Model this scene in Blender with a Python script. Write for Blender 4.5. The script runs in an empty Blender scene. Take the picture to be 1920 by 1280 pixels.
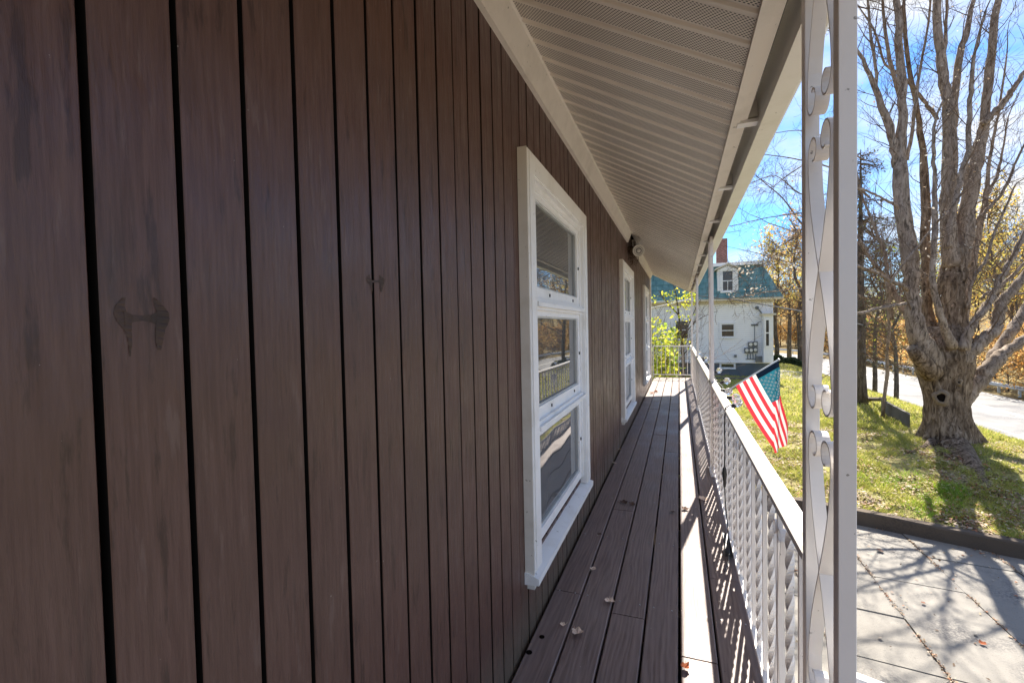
import bpy, math, random
import numpy as np
from mathutils import Vector, Matrix, noise as mnoise
R = math.radians
random.seed(7)
C = bpy.context.scene.collection
S = bpy.context.scene

# ------------------------------------------------------------------ camera
F = 853.0                     # focal length in photograph pixels (1920 wide)
RC = np.array([[0.93798, 0.34466, 0.0], [0, 0, 0], [0, 0, 0]])
def _rot(vx=1273., vy=609., lean=.0205):
    Y = np.array([vx-960, -(vy-640), -F]); Y /= np.linalg.norm(Y)
    D = (F*Y[2])/(lean*Y[0]-Y[1]); dn = np.array([lean*D, -D, -F])
    if D < 0: dn = -dn
    dn /= np.linalg.norm(dn); Z = -dn; X = np.cross(Y, Z)
    return np.stack([X, Y, Z], 1)
RC = _rot()                   # camera = RC @ world ; the camera stands at the origin
cam = bpy.data.cameras.new('camera'); cam_o = bpy.data.objects.new('camera', cam); C.objects.link(cam_o)
cam.sensor_width = 36; cam.lens = F/1920*36; cam.clip_start = .02; cam.clip_end = 6000
cam_o.matrix_world = Matrix([[*RC.T[0], 0], [*RC.T[1], 0], [*RC.T[2], 0], [0, 0, 0, 1]])
S.camera = cam_o
S.render.resolution_x = 1024; S.render.resolution_y = 682

# ------------------------------------------------------------------ light
SUN = Vector((0.18, 0.97, 1.0)).normalized()
elev = math.asin(SUN.z); azim = math.atan2(SUN.x, SUN.y)
W = bpy.data.worlds.new('World'); S.world = W; W.use_nodes = True
nt = W.node_tree; nt.nodes.clear()
def N(t, **k):
    n = nt.nodes.new(t)
    for a, b in k.items(): setattr(n, a, b)
    return n
out = N('ShaderNodeOutputWorld'); bg = N('ShaderNodeBackground'); bg.inputs[1].default_value = 0.15
sky = N('ShaderNodeTexSky', sky_type='NISHITA'); sky.sun_disc = False
sky.sun_elevation = elev; sky.sun_rotation = azim; sky.air_density = 1.0; sky.dust_density = .25; sky.ozone_density = 1.6
tc = N('ShaderNodeTexCoord'); mp = N('ShaderNodeMapping'); mp.inputs['Scale'].default_value = (1, 1, 2.2)
n1 = N('ShaderNodeTexNoise'); n1.inputs['Scale'].default_value = 2.3; n1.inputs['Detail'].default_value = 7; n1.inputs['Roughness'].default_value = .55
mp.inputs['Location'].default_value = (1.15, .35, .2)
cr = N('ShaderNodeValToRGB'); cr.color_ramp.elements[0].position = .46; cr.color_ramp.elements[1].position = .66
mx = N('ShaderNodeMixRGB'); mx.inputs[2].default_value = (2.6, 2.58, 2.55, 1)
tint = N('ShaderNodeMixRGB', blend_type='MULTIPLY'); tint.inputs[0].default_value = 1; tint.inputs[2].default_value = (.19, .335, .50, 1)
nt.links.new(tc.outputs['Generated'], mp.inputs[0]); nt.links.new(mp.outputs[0], n1.inputs['Vector'])
nt.links.new(n1.outputs[0], cr.inputs[0]); nt.links.new(cr.outputs[0], mx.inputs[0])
nt.links.new(sky.outputs[0], tint.inputs[1]); nt.links.new(tint.outputs[0], mx.inputs[1])
nt.links.new(mx.outputs[0], bg.inputs[0]); nt.links.new(bg.outputs[0], out.inputs[0])
sl = bpy.data.lights.new('sun', 'SUN'); sl.energy = 4.6; sl.angle = R(.53); sl.color = (1, .93, .82)
so = bpy.data.objects.new('sun', sl); C.objects.link(so)
so.rotation_euler = SUN.to_track_quat('Z', 'Y').to_euler(); so.location = (10, 20, 30)
S.view_settings.view_transform = 'Standard'; S.view_settings.look = 'None'
S.view_settings.exposure = 1.6; S.view_settings.gamma = 1; S.view_settings.use_curve_mapping = False
S.render.engine = 'CYCLES'
S.cycles.max_bounces = 8; S.cycles.diffuse_bounces = 5; S.cycles.transparent_max_bounces = 16

# ------------------------------------------------------------------ helpers
def ray(px, py): return RC.T @ np.array([px-960, -(py-640), -F])/F
def at(px, py, fwd): r = ray(px, py)*fwd; return Vector(r)
def aty(px, py, y): r = ray(px, py); return Vector(r*(y/r[1]))
def atx(px, py, x): r = ray(px, py); return Vector(r*(x/r[0]))
def atz(px, py, z): r = ray(px, py); return Vector(r*(z/r[2]))
BASE = {}
def ss(a, b, x):
    t = min(1, max(0, (x-a)/(b-a))); return t*t*(3-2*t)

class MB:
    def __init__(s): s.v = []; s.f = []; s.m = []; s.k = 0
    def box(s, a, b, k=None):
        x0, y0, z0 = a; x1, y1, z1 = b; n = len(s.v)
        s.v += [(x0,y0,z0),(x1,y0,z0),(x1,y1,z0),(x0,y1,z0),(x0,y0,z1),(x1,y0,z1),(x1,y1,z1),(x0,y1,z1)]
        s.f += [tuple(n+i for i in q) for q in ((0,3,2,1),(4,5,6,7),(0,1,5,4),(1,2,6,5),(2,3,7,6),(3,0,4,7))]
        s.m += [s.k if k is None else k]*6; return s
    def hexa(s, pts):
        n = len(s.v); s.v += [tuple(p) for p in pts]
        s.f += [tuple(n+i for i in q) for q in ((0,3,2,1),(4,5,6,7),(0,1,5,4),(1,2,6,5),(2,3,7,6),(3,0,4,7))]
        s.m += [s.k]*6; return s
    def face(s, pts, k=None):
        n = len(s.v); s.v += [tuple(p) for p in pts]; s.f.append(tuple(range(n, n+len(pts)))); s.m.append(s.k if k is None else k)
    def tube(s, pts, rad, n=8, cap=True, rough=0, seed=0):
        pts = [Vector(p) for p in pts]; L = len(pts)
        if not hasattr(rad, '__len__'): rad = [rad]*L
        t0 = (pts[1]-pts[0]).normalized()
        u = t0.orthogonal().normalized(); b = len(s.v)
        for i in range(L):
            t = (pts[min(i+1, L-1)]-pts[max(i-1, 0)])
            if t.length < 1e-9: t = t0
            t = t.normalized(); u = (u-t*u.dot(t))
            if u.length < 1e-6: u = t.orthogonal()
            u.normalize(); w = t.cross(u)
            for j in range(n):
                a = 2*math.pi*j/n
                r = rad[i]
                if rough:
                    q = pts[i]+(u*math.cos(a)+w*math.sin(a))*r
                    r *= 1+rough*mnoise.noise(Vector((q.x*3.5, q.y*3.5, q.z*1.3+seed)))+rough*.6*mnoise.noise(Vector((q.x*10, q.y*10, q.z*3)))
                p = pts[i]+(u*math.cos(a)+w*math.sin(a))*r
                s.v.append((p.x, p.y, p.z))
        for i in range(L-1):
            for j in range(n):
                j2 = (j+1) % n
                s.f.append((b+i*n+j, b+i*n+j2, b+(i+1)*n+j2, b+(i+1)*n+j)); s.m.append(s.k)
        if cap and n > 2:
            s.f.append(tuple(b+j for j in reversed(range(n)))); s.f.append(tuple(b+(L-1)*n+j for j in range(n))); s.m += [s.k]*2
        return s
    def prism(s, prof, axis, a, b):
        # prof: 2D points; axis 1 = extrude along y (prof is x,z); 0 = along x (prof y,z); 2 = along z (prof x,y)
        def P(q, t): return (q[0], t, q[1]) if axis == 1 else ((t, q[0], q[1]) if axis == 0 else (q[0], q[1], t))
        n = len(s.v); L = len(prof)
        s.v += [P(q, a) for q in prof]+[P(q, b) for q in prof]
        for i in range(L):
            j = (i+1) % L; s.f.append((n+i, n+j, n+L+j, n+L+i)); s.m.append(s.k)
        s.f.append(tuple(n+i for i in reversed(range(L)))); s.f.append(tuple(n+L+i for i in range(L))); s.m += [s.k]*2
        return s
    def ball(s, c, r, nu=10, nv=7, sq=(1,1,1)):
        b = len(s.v)
        for i in range(nv+1):
            th = math.pi*i/nv
            for j in range(nu):
                ph = 2*math.pi*j/nu
                s.v.append((c[0]+r*sq[0]*math.sin(th)*math.cos(ph), c[1]+r*sq[1]*math.sin(th)*math.sin(ph), c[2]+r*sq[2]*math.cos(th)))
        for i in range(nv):
            for j in range(nu):
                s.f.append((b+i*nu+j, b+(i+1)*nu+j, b+(i+1)*nu+(j+1)%nu, b+i*nu+(j+1)%nu)); s.m.append(s.k)
        return s
    def mesh(s, name, mats, base=(0,0,0), smooth=False):
        me = bpy.data.meshes.new(name)
        v = np.array(s.v, dtype=np.float64)-np.array(base)
        me.from_pydata(v.tolist(), [], s.f)
        for m in (mats if isinstance(mats, (list, tuple)) else [mats]): me.materials.append(m)
        if any(s.m): me.polygons.foreach_set('material_index', s.m)
        if smooth: me.polygons.foreach_set('use_smooth', [True]*len(me.polygons))
        me.update(); return me
    def build(s, name, mats, parent=None, smooth=False, kind=None):
        base = BASE.get(parent.name, (0,0,0)) if parent else (0,0,0)
        o = bpy.data.objects.new(name, s.mesh(name, mats, base, smooth)); C.objects.link(o)
        if parent: o.parent = parent; BASE[o.name] = base
        if kind: o['kind'] = kind
        return o
def np_mesh(name, V, Fa, mat, parent=None, kind=None, smooth=False):
    """V (n,3) ; Fa (m,k) constant face size"""
    base = BASE.get(parent.name, (0,0,0)) if parent else (0,0,0)
    me = bpy.data.meshes.new(name); V = np.asarray(V, dtype=np.float32)-np.array(base, dtype=np.float32)
    m, k = Fa.shape
    me.vertices.add(len(V)); me.vertices.foreach_set('co', V.ravel())
    me.loops.add(m*k); me.loops.foreach_set('vertex_index', Fa.ravel().astype(np.int32))
    me.polygons.add(m); me.polygons.foreach_set('loop_start', np.arange(0, m*k, k, dtype=np.int32))
    if smooth: me.polygons.foreach_set('use_smooth', np.ones(m, dtype=bool))
    for mm in (mat if isinstance(mat, (list, tuple)) else [mat]): me.materials.append(mm)
    me.update(calc_edges=True); me.validate()
    o = bpy.data.objects.new(name, me); C.objects.link(o)
    if parent: o.parent = parent; BASE[o.name] = base
    if kind: o['kind'] = kind
    return o
def thing(name, label, cat, loc, group=None):
    o = bpy.data.objects.new(name, None); C.objects.link(o); o.location = loc; o.empty_display_size = .1
    o['label'] = label; o['category'] = cat
    if group: o['group'] = group
    BASE[o.name] = tuple(loc); return o
def tag(o, label, cat, group=None):
    o['label'] = label; o['category'] = cat
    if group: o['group'] = group
    return o
def recentre(o, c):
    """move a one-mesh thing's origin to c"""
    o.data.transform(Matrix.Translation(-Vector(c))); o.location = c; return o
def copy_tree(o, parent=None):
    c = o.copy(); C.objects.link(c)
    if parent: c.parent = parent
    for ch in list(o.children): copy_tree(ch, c)
    return c

# ------------------------------------------------------------------ materials
class Mat:
    def __init__(s, name, rough=.6, spec=.5, metal=0):
        s.m = bpy.data.materials.new(name); s.m.use_nodes = True; s.t = s.m.node_tree
        s.b = s.t.nodes['Principled BSDF']; s.b.inputs['Roughness'].default_value = rough
        s.b.inputs['Specular IOR Level'].default_value = spec; s.b.inputs['Metallic'].default_value = metal
        s.geo = None
    def n(s, t, **k):
        n = s.t.nodes.new(t)
        for a, b in k.items():
            if a.startswith('i_'): n.inputs[a[2:]].default_value = b
            else: setattr(n, a, b)
        return n
    def l(s, a, b): s.t.links.new(a, b)
    def pos(s, scale=(1,1,1), rnd=0, loc=(0,0,0)):
        g = s.n('ShaderNodeNewGeometry'); v = g.outputs['Position']
        if rnd:
            oi = s.n('ShaderNodeObjectInfo'); ml = s.n('ShaderNodeMath', operation='MULTIPLY'); ml.inputs[1].default_value = rnd
            s.l(oi.outputs['Random'], ml.inputs[0]); ad = s.n('ShaderNodeVectorMath', operation='ADD')
            s.l(v, ad.inputs[0]); s.l(ml.outputs[0], ad.inputs[1]); v = ad.outputs[0]
        m = s.n('ShaderNodeMapping'); m.inputs['Scale'].default_value = scale; m.inputs['Location'].default_value = loc
        s.l(v, m.inputs[0]); return m.outputs[0]
    def noise(s, vec, scale=1, detail=4, rough=.55, dist=0):
        n = s.n('ShaderNodeTexNoise'); n.inputs['Scale'].default_value = scale; n.inputs['Detail'].default_value = detail
        n.inputs['Roughness'].default_value = rough; n.inputs['Distortion'].default_value = dist; s.l(vec, n.inputs['Vector']); return n.outputs[0]
    def ramp(s, fac, stops, interp='LINEAR'):
        r = s.n('ShaderNodeValToRGB'); e = r.color_ramp.elements; r.color_ramp.interpolation = interp
        while len(e) < len(stops): e.new(.5)
        for i, (p, c) in enumerate(stops):
            e[i].position = p; e[i].color = (c, c, c, 1) if not hasattr(c, '__len__') else (*c, 1)
        s.l(fac, r.inputs[0]); return r.outputs[0]
    def mix(s, fac, a, b, mode='MIX'):
        n = s.n('ShaderNodeMixRGB', blend_type=mode)
        for i, q in ((0, fac), (1, a), (2, b)):
            if hasattr(q, 'links') or hasattr(q, 'is_output'): s.l(q, n.inputs[i])
            elif i == 0: n.inputs[0].default_value = q
            else: n.inputs[i].default_value = (*q, 1) if len(q) == 3 else q
        return n.outputs[0]
    def math(s, op, a, b=None, c=None):
        n = s.n('ShaderNodeMath', operation=op)
        for i, q in enumerate((a, b, c)):
            if q is None: continue
            if hasattr(q, 'is_output'): s.l(q, n.inputs[i])
            else: n.inputs[i].default_value = q
        return n.outputs[0]
    def col(s, c):
        if hasattr(c, 'is_output'): s.l(c, s.b.inputs['Base Color'])
        else: s.b.inputs['Base Color'].default_value = (*c, 1)
        return s
    def bump(s, h, strength=.3, dist=.01):
        n = s.n('ShaderNodeBump'); n.inputs['Strength'].default_value = strength; n.inputs['Distance'].default_value = dist
        s.l(h, n.inputs['Height']); s.l(n.outputs[0], s.b.inputs['Normal']); return s
    def roughv(s, v): s.l(v, s.b.inputs['Roughness']); return s
def simple(name, c, rough=.6, spec=.5, var=.12, scale=20, metal=0, bump=0):
    m = Mat(name, rough, spec, metal)
    n = m.noise(m.pos(), scale, 4)
    d = tuple(x*(1-var) for x in c); e = tuple(min(1, x*(1+var)) for x in c)
    m.col(m.ramp(n, [(.3, d), (.7, e)]))
    if bump: m.bump(n, bump, .005)
    return m.m
M = {}
# brown painted plywood siding
m = Mat('brown_siding_paint', .42, .38)
v = m.pos((1, 1, 1), 3.7)
fine = m.noise(m.pos((60, 60, 3.2), 9), 3, 5, .6); blot = m.noise(v, 3.2, 4); streak = m.noise(m.pos((14, 14, 1.3), 5), 2.2, 6, .65)
c = m.ramp(fine, [(.25, (.076, .036, .028)), (.5, (.110, .057, .045)), (.8, (.150, .084, .068))])
c = m.mix(m.ramp(blot, [(.35, 0.), (.75, .55)]), c, (.088, .050, .037))
scuff = m.noise(m.pos((24, 24, 3.4), 5), 2.0, 5, .62)
c = m.mix(m.ramp(streak, [(.58, 0.), (.70, .6)]), c, (.045, .027, .022))
c = m.mix(m.ramp(scuff, [(.585, 0.), (.66, .6)]), c, (.034, .018, .014))
c = m.mix(m.ramp(scuff, [(.32, .6), (.40, 0.)]), c, (.155, .10, .083))
sepz = m.n('ShaderNodeSeparateXYZ'); m.l(m.pos(), sepz.inputs[0])
low = m.math('MULTIPLY', m.ramp(m.math('ADD', m.math('MULTIPLY', sepz.outputs[2], -1.), m.math('MULTIPLY', blot, .25)), [(0, 0.), (1, 1.)]), 1.)
mild = m.n('ShaderNodeMapRange'); mild.inputs[1].default_value = 1.05; mild.inputs[2].default_value = 1.27
m.l(m.math('ADD', m.math('MULTIPLY', sepz.outputs[2], -1.), m.math('MULTIPLY', streak, .12)), mild.inputs[0])
c = m.mix(m.math('MULTIPLY', mild.outputs[0], .6), c, (.17, .14, .10))
specks = m.noise(m.pos(), 95, 2)
c = m.mix(m.ramp(specks, [(.775, 0.), (.79, .8)]), c, (.35, .31, .27))
m.col(c); m.bump(m.mix(.4, scuff, streak), .75, .008)
m.roughv(m.ramp(m.noise(v, 9, 3), [(.3, .28), (.7, .46)])); M['siding'] = m.m
M['black_gap'] = simple('dark_paper_and_groove_shade', (.012, .010, .009), .9, .1)  # wall backing and plank edges; groove shadow is put into this black
# deck paint
m = Mat('brown_deck_paint', .5, .45)
g = m.pos((34, 1.7, 30), 13); dist = m.noise(m.pos((5, 1.2, 1), 13), 1.6, 3)
w = m.n('ShaderNodeTexWave', wave_type='BANDS', bands_direction='X'); w.inputs['Scale'].default_value = 5; w.inputs['Distortion'].default_value = 14
w.inputs['Detail'].default_value = 3; w.inputs['Detail Scale'].default_value = .9
m.l(m.pos((3.2, .42, 1), 13), w.inputs['Vector'])
fine = m.noise(g, 2.5, 5, .6)
gr = m.mix(.80, w.outputs[1], fine)
c = m.ramp(gr, [(.25, (.12, .080, .070)), (.5, (.198, .138, .120)), (.75, (.258, .190, .168))])
blot = m.noise(m.pos((1, 1, 1), 13), 4.2, 4)
c = m.mix(m.ramp(blot, [(.4, 0.), (.8, .6)]), c, (.25, .19, .165))
sp = m.noise(m.pos(), 70, 3)
c = m.mix(m.ramp(sp, [(.74, 0.), (.76, .9)]), c, (.42, .38, .33))
c = m.mix(m.ramp(sp, [(.235, .9), (.255, 0.)]), c, (.03, .022, .02))
m.col(c); m.bump(gr, .5, .0022); m.roughv(m.ramp(blot, [(.3, .38), (.7, .58)])); M['deck'] = m.m
# whites
def white(name, c, rough=.4, dirt=.35, dc=(.42, .38, .30)):
    m = Mat(name, rough, .5)
    n = m.noise(m.pos((3, 3, 3)), 2.4, 6, .62); s2 = m.noise(m.pos(), 55, 3)
    col = m.mix(m.ramp(n, [(.48, 0.), (.8, dirt)]), c, dc)
    col = m.mix(m.ramp(s2, [(.70, 0.), (.73, .75)]), col, tuple(x*.45 for x in dc))
    m.col(col); m.bump(m.noise(m.pos(), 30, 4), .15, .004); return m.m
M['trim'] = white('white_window_paint', (.85, .85, .85))
M['edge_trim'] = white('aged_casing_paint', (.72, .69, .64), .5, .5)
M['cream'] = white('cream_trim_paint', (.80, .74, .65), .5, .4)
M['iron'] = white('white_iron_paint', (.90, .86, .82), .28, .10)
M['gutter'] = white('ivory_gutter_enamel', (.88, .86, .78), .3, .25, (.45, .42, .27))
M['clap'] = simple('neighbour_white_siding', (.88, .87, .87), .5, .4, .04, 2)
M['hw_trim'] = simple('neighbour_trim_paint', (.78, .78, .78), .5, .4, .05, 3)
M['beige_trim'] = simple('neighbour_beige_eave', (.62, .56, .44), .6, .3, .1, 3)
# soffit
m = Mat('perforated_soffit_vinyl', .5, .4)
tcn = m.n('ShaderNodeSeparateXYZ'); m.l(m.pos(), tcn.inputs[0])
PX, PY = .0092, .0064
row = m.math('FLOOR', m.math('DIVIDE', tcn.outputs[1], PY)); par = m.math('MULTIPLY', m.math('MODULO', row, 2.), .5)
fx = m.math('SUBTRACT', m.math('FRACT', m.math('ADD', m.math('DIVIDE', m.math('ADD', tcn.outputs[0], 4.), PX), par)), .5)
fy = m.math('SUBTRACT', m.math('FRACT', m.math('DIVIDE', tcn.outputs[1], PY)), .5)
r2 = m.math('ADD', m.math('POWER', m.math('MULTIPLY', fx, 1.25), 2.), m.math('POWER', m.math('MULTIPLY', fy, 1.25), 2.))
hole = m.ramp(r2, [(.11, 1.), (.16, 0.)])
nz = m.noise(m.pos(), 5, 4)
base = m.ramp(nz, [(.3, (.72, .66, .57)), (.7, (.80, .74, .66))])
m.col(m.mix(hole, base, (.012, .010, .008))); M['soffit_perf'] = m.m
M['soffit'] = simple('soffit_vinyl', (.80, .74, .65), .45, .4, .08, 5)
M['shadow_wood'] = simple('dark_wood_and_lap_shade', (.05, .04, .035), .9, .1, .3)  # dark timber; also paints the lap shadows behind the neighbour's clapboards
# glass
m = Mat('window_glass', .02, .5); m.b.inputs['IOR'].default_value = 1.9
n = m.noise(m.pos((1, 1, 1)), 5, 3)
m.col(m.ramp(n, [(.3, (.055, .06, .062)), (.7, (.12, .125, .13))])); m.bump(m.noise(m.pos(), 2.2, 1), .02, .02); M['glass'] = m.m
m = Mat('old_wavy_glass', .02, .5); m.b.inputs['IOR'].default_value = 1.9
m.col((.14, .145, .15)); m.bump(m.noise(m.pos((1, 1.2, 1)), 2.6, 0), .35, .01); M['wavy'] = m.m
m = Mat('dark_house_glass', .05, .5); m.col((.03, .035, .04)); m.b.inputs['IOR'].default_value = 1.6; M['dglass'] = m.m
m = Mat('clear_bulb_glass', .03, .5); m.b.inputs['Transmission Weight'].default_value = .85; m.b.inputs['IOR'].default_value = 1.25; m.col((.95, .97, 1)); M['bulb'] = m.m
M['black'] = simple('black_plastic', (.02, .02, .02), .45)
M['cell'] = simple('solar_cell', (.03, .035, .05), .15)
M['steel'] = simple('pole_aluminium', (.6, .6, .6), .3, .5, .08, 20, .8)
M['galv'] = simple('galvanised_steel', (.55, .57, .58), .45, .5, .15, 6, .5)
M['meter'] = simple('meter_grey_enamel', (.16, .165, .165), .5, .5, .15, 10)
M['lamp_white'] = simple('lamp_housing_enamel', (.7, .68, .62), .35)
M['nest'] = simple('nest_twigs', (.07, .045, .028), .95, .1, .5, 60)
# bark
def bark(name, c1, c2, c3, vs=(9, 9, 2.2), b=.8, d=.03):
    m = Mat(name, .9, .15); p = m.pos(vs)
    n = m.noise(p, 1.6, 9, .70, .9); n2 = m.noise(m.pos(), 3, 3); n3 = m.noise(m.pos((1, 1, .8)), 19, 3)
    c = m.ramp(n, [(.38, c1), (.49, c2), (.62, c3)])
    c = m.mix(m.ramp(n2, [(.45, 0.), (.7, .5)]), c, tuple(x*.75 for x in c2))
    c = m.mix(m.ramp(n3, [(.66, 0.), (.70, .8)]), c, tuple(x*.5 for x in c1))
    m.col(c); m.bump(n, min(1, b*1.25), d*1.5); return m.m
M['bark'] = bark('maple_bark', (.045, .030, .020), (.20, .142, .096), (.40, .31, .225))
M['limb'] = bark('maple_limb_bark', (.09, .068, .052), (.29, .225, .17), (.44, .36, .29), (12, 12, 3), .5, .015)
M['twig'] = simple('twig_bark', (.16, .115, .085), .9, .1, .3, 15)
M['gbark'] = bark('dark_tree_bark', (.045, .036, .03), (.11, .09, .075), (.19, .165, .14), (8, 8, 2), .5, .02)
M['stubwood'] = simple('weathered_cut_wood', (.25, .19, .13), .9, .1, .2, 30)
M['hollow'] = simple('hollow_interior', (.012, .009, .007), 1, 0)
# leaves
def leafmat(name, cols, trans=.35):
    m = Mat(name, .6, .3)
    oi = m.n('ShaderNodeNewGeometry'); r = m.n('ShaderNodeValToRGB'); r.color_ramp.interpolation = 'CONSTANT'
    e = r.color_ramp.elements
    while len(e) < len(cols): e.new(.5)
    for i, cc in enumerate(cols): e[i].position = i/len(cols); e[i].color = (*cc, 1)
    m.l(oi.outputs['Random Per Island'], r.inputs[0]); m.l(r.outputs[0], m.b.inputs['Base Color'])
    tr = m.n('ShaderNodeBsdfTranslucent'); m.l(r.outputs[0], tr.inputs[0]); ms = m.n('ShaderNodeMixShader'); ms.inputs[0].default_value = trans
    m.l(m.b.outputs[0], ms.inputs[1]); m.l(tr.outputs[0], ms.inputs[2]); m.l(ms.outputs[0], m.t.nodes['Material Output'].inputs[0])
    return m.m
M['yleaf'] = leafmat('yellow_autumn_leaves', [(.75, .56, .12), (.62, .52, .14), (.72, .45, .10), (.50, .48, .16)], .5)
M['lemon'] = leafmat('lemon_yellow_leaves', [(.62, .60, .04), (.50, .56, .05), (.70, .62, .08), (.42, .50, .05)], .55)
M['oleaf'] = leafmat('orange_autumn_leaves', [(.70, .36, .10), (.78, .52, .18), (.55, .34, .14), (.62, .50, .22)], .45)
M['ygleaf'] = leafmat('yellow_green_shrub_leaves', [(.42, .52, .05), (.58, .60, .06), (.28, .40, .05), (.64, .60, .08)], .55)
M['gleaf'] = leafmat('dark_hedge_leaves', [(.03, .055, .02), (.05, .08, .03), (.04, .06, .02)], .2)
M['needle'] = leafmat('spruce_needles', [(.10, .11, .055), (.16, .16, .08), (.20, .18, .11), (.08, .09, .05)], .2)
M['pale'] = leafmat('pale_dry_seeds', [(.62, .55, .44), (.72, .66, .56), (.50, .36, .24)], .3)
M['litter'] = leafmat('fallen_leaf_litter', [(.22, .12, .06), (.40, .27, .17), (.52, .42, .31), (.12, .07, .04), (.40, .16, .07), (.46, .36, .22)], .1)
M['grass'] = leafmat('grass_blades', [(.44, .46, .07), (.58, .55, .14), (.64, .56, .26), (.26, .33, .07), (.48, .47, .11)], .45)
M['lushgrass'] = leafmat('lush_grass_blades', [(.25, .42, .03), (.34, .48, .05), (.20, .36, .03)], .4)
M['dryleaf'] = simple('dry_beige_leaf', (.72, .55, .42), .8, .2, .25, 60)
M['redleaf'] = simple('rusty_leaf', (.38, .12, .05), .8, .2, .3, 60)
M['brownleaf'] = simple('dark_brown_leaf', (.10, .06, .045), .8, .2, .3, 60)
# ground
m = Mat('lawn_soil', .95, .1)
a = m.noise(m.pos(), 1.3, 6, .6); b = m.noise(m.pos(), 9, 5, .7)
c = m.ramp(a, [(.3, (.20, .21, .06)), (.5, (.33, .31, .11)), (.7, (.42, .35, .19))])
c = m.mix(m.ramp(b, [(.45, 0.), (.65, .8)]), c, (.10, .065, .035))
m.col(c); m.bump(b, .8, .05); M['lawn'] = m.m
m = Mat('forest_floor', .95, .1); a = m.noise(m.pos(), .6, 6, .7)
m.col(m.ramp(a, [(.3, (.10, .075, .04)), (.5, (.22, .16, .07)), (.7, (.30, .26, .10))])); M['floor'] = m.m
def concrete(name, c, rough=.85, sc=1.0, agg=True):
    m = Mat(name, rough, .25); a = m.noise(m.pos(), 1.1*sc, 7, .65); b = m.noise(m.pos(), 70*sc, 3, .7); oi = m.n('ShaderNodeObjectInfo')
    col = m.ramp(a, [(.3, tuple(x*.78 for x in c)), (.5, c), (.7, tuple(min(1, x*1.13) for x in c))])
    col = m.mix(m.ramp(oi.outputs['Random'], [(0, 0.), (1, .25)]), col, tuple(x*.72 for x in c))
    if agg: col = m.mix(m.ramp(b, [(.60, 0.), (.68, .7)]), col, tuple(x*.45 for x in c)); col = m.mix(m.ramp(b, [(.28, .6), (.36, 0.)]), col, tuple(min(1, x*1.4) for x in c))
    pt = m.noise(m.pos((1, 1, 1), 0, (4, 2, 0)), .9*sc, 5, .6); ag = m.noise(m.pos(), 38*sc, 2, .6)
    col = m.mix(m.math('MULTIPLY', m.ramp(pt, [(.50, 0.), (.62, .9)]), m.ramp(ag, [(.44, 0.), (.54, .75)])), col, tuple(x*.32 for x in (c[0], c[1]*1.05, c[2]*1.25)))
    m.col(col); m.bump(b, .4, .008); return m.m
M['slab'] = concrete('driveway_concrete', (.29, .27, .24))
M['kerb'] = concrete('weathered_kerb_concrete', (.13, .10, .075))
M['block'] = concrete('grey_block_concrete', (.15, .135, .115), .9, 2)
M['road'] = concrete('road_asphalt', (.24, .235, .23), .85, .6)
M['foundation'] = simple('painted_grey_foundation', (.13, .15, .17), .8, .2, .15, 3)
M['line'] = simple('faded_road_paint', (.62, .60, .55), .7, .3, .15, 8)
# green mansard
m = Mat('green_mansard_metal', .45, .5); a = m.noise(m.pos((1.5, 1.5, .6)), 1.6, 6, .65)
m.col(m.ramp(a, [(.3, (.05, .15, .16)), (.5, (.10, .23, .23)), (.7, (.20, .33, .32))])); M['green'] = m.m
m = Mat('chimney_brick', .9, .15)
bt = m.n('ShaderNodeTexBrick'); bt.inputs['Color1'].default_value = (.24, .10, .075, 1); bt.inputs['Color2'].default_value = (.33, .17, .13, 1); bt.inputs['Mortar'].default_value = (.4, .36, .32, 1)
M['brick'] = simple('chimney_brick_red', (.20, .10, .085), .9, .1, .35, 6)
M['mortar'] = simple('chimney_mortar', (.42, .37, .33), .9, .1)
M['fred'] = simple('flag_red_cloth', (.62, .02, .04), .75, .1, .05); M['fwhite'] = simple('flag_white_cloth', (.80, .78, .74), .75, .1, .03)
M['fblue'] = simple('flag_blue_cloth', (.012, .07, .12), .75, .1, .08); M['fsleeve'] = simple('flag_sleeve_navy', (.01, .025, .05), .8, .1, .1)
for k, tcol in (('fred', (.75, .05, .07)), ('fwhite', (.85, .82, .76)), ('fblue', (.02, .16, .22))):
    mt = M[k]; t = mt.node_tree; b = t.nodes['Principled BSDF']; tr = t.nodes.new('ShaderNodeBsdfTranslucent'); tr.inputs[0].default_value = (*tcol, 1)
    mi = t.nodes.new('ShaderNodeMixShader'); mi.inputs[0].default_value = .5
    t.links.new(b.outputs[0], mi.inputs[1]); t.links.new(tr.outputs[0], mi.inputs[2]); t.links.new(mi.outputs[0], t.nodes['Material Output'].inputs[0])
M['stain'] = simple('dried_brown_drip', (.058, .028, .015), .45, .4, .45, 25)
M['cable'] = simple('cable_rubber', (.03, .03, .03), .6)
M['pcable'] = simple('pale_weathered_cable', (.55, .53, .48), .6)

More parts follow.
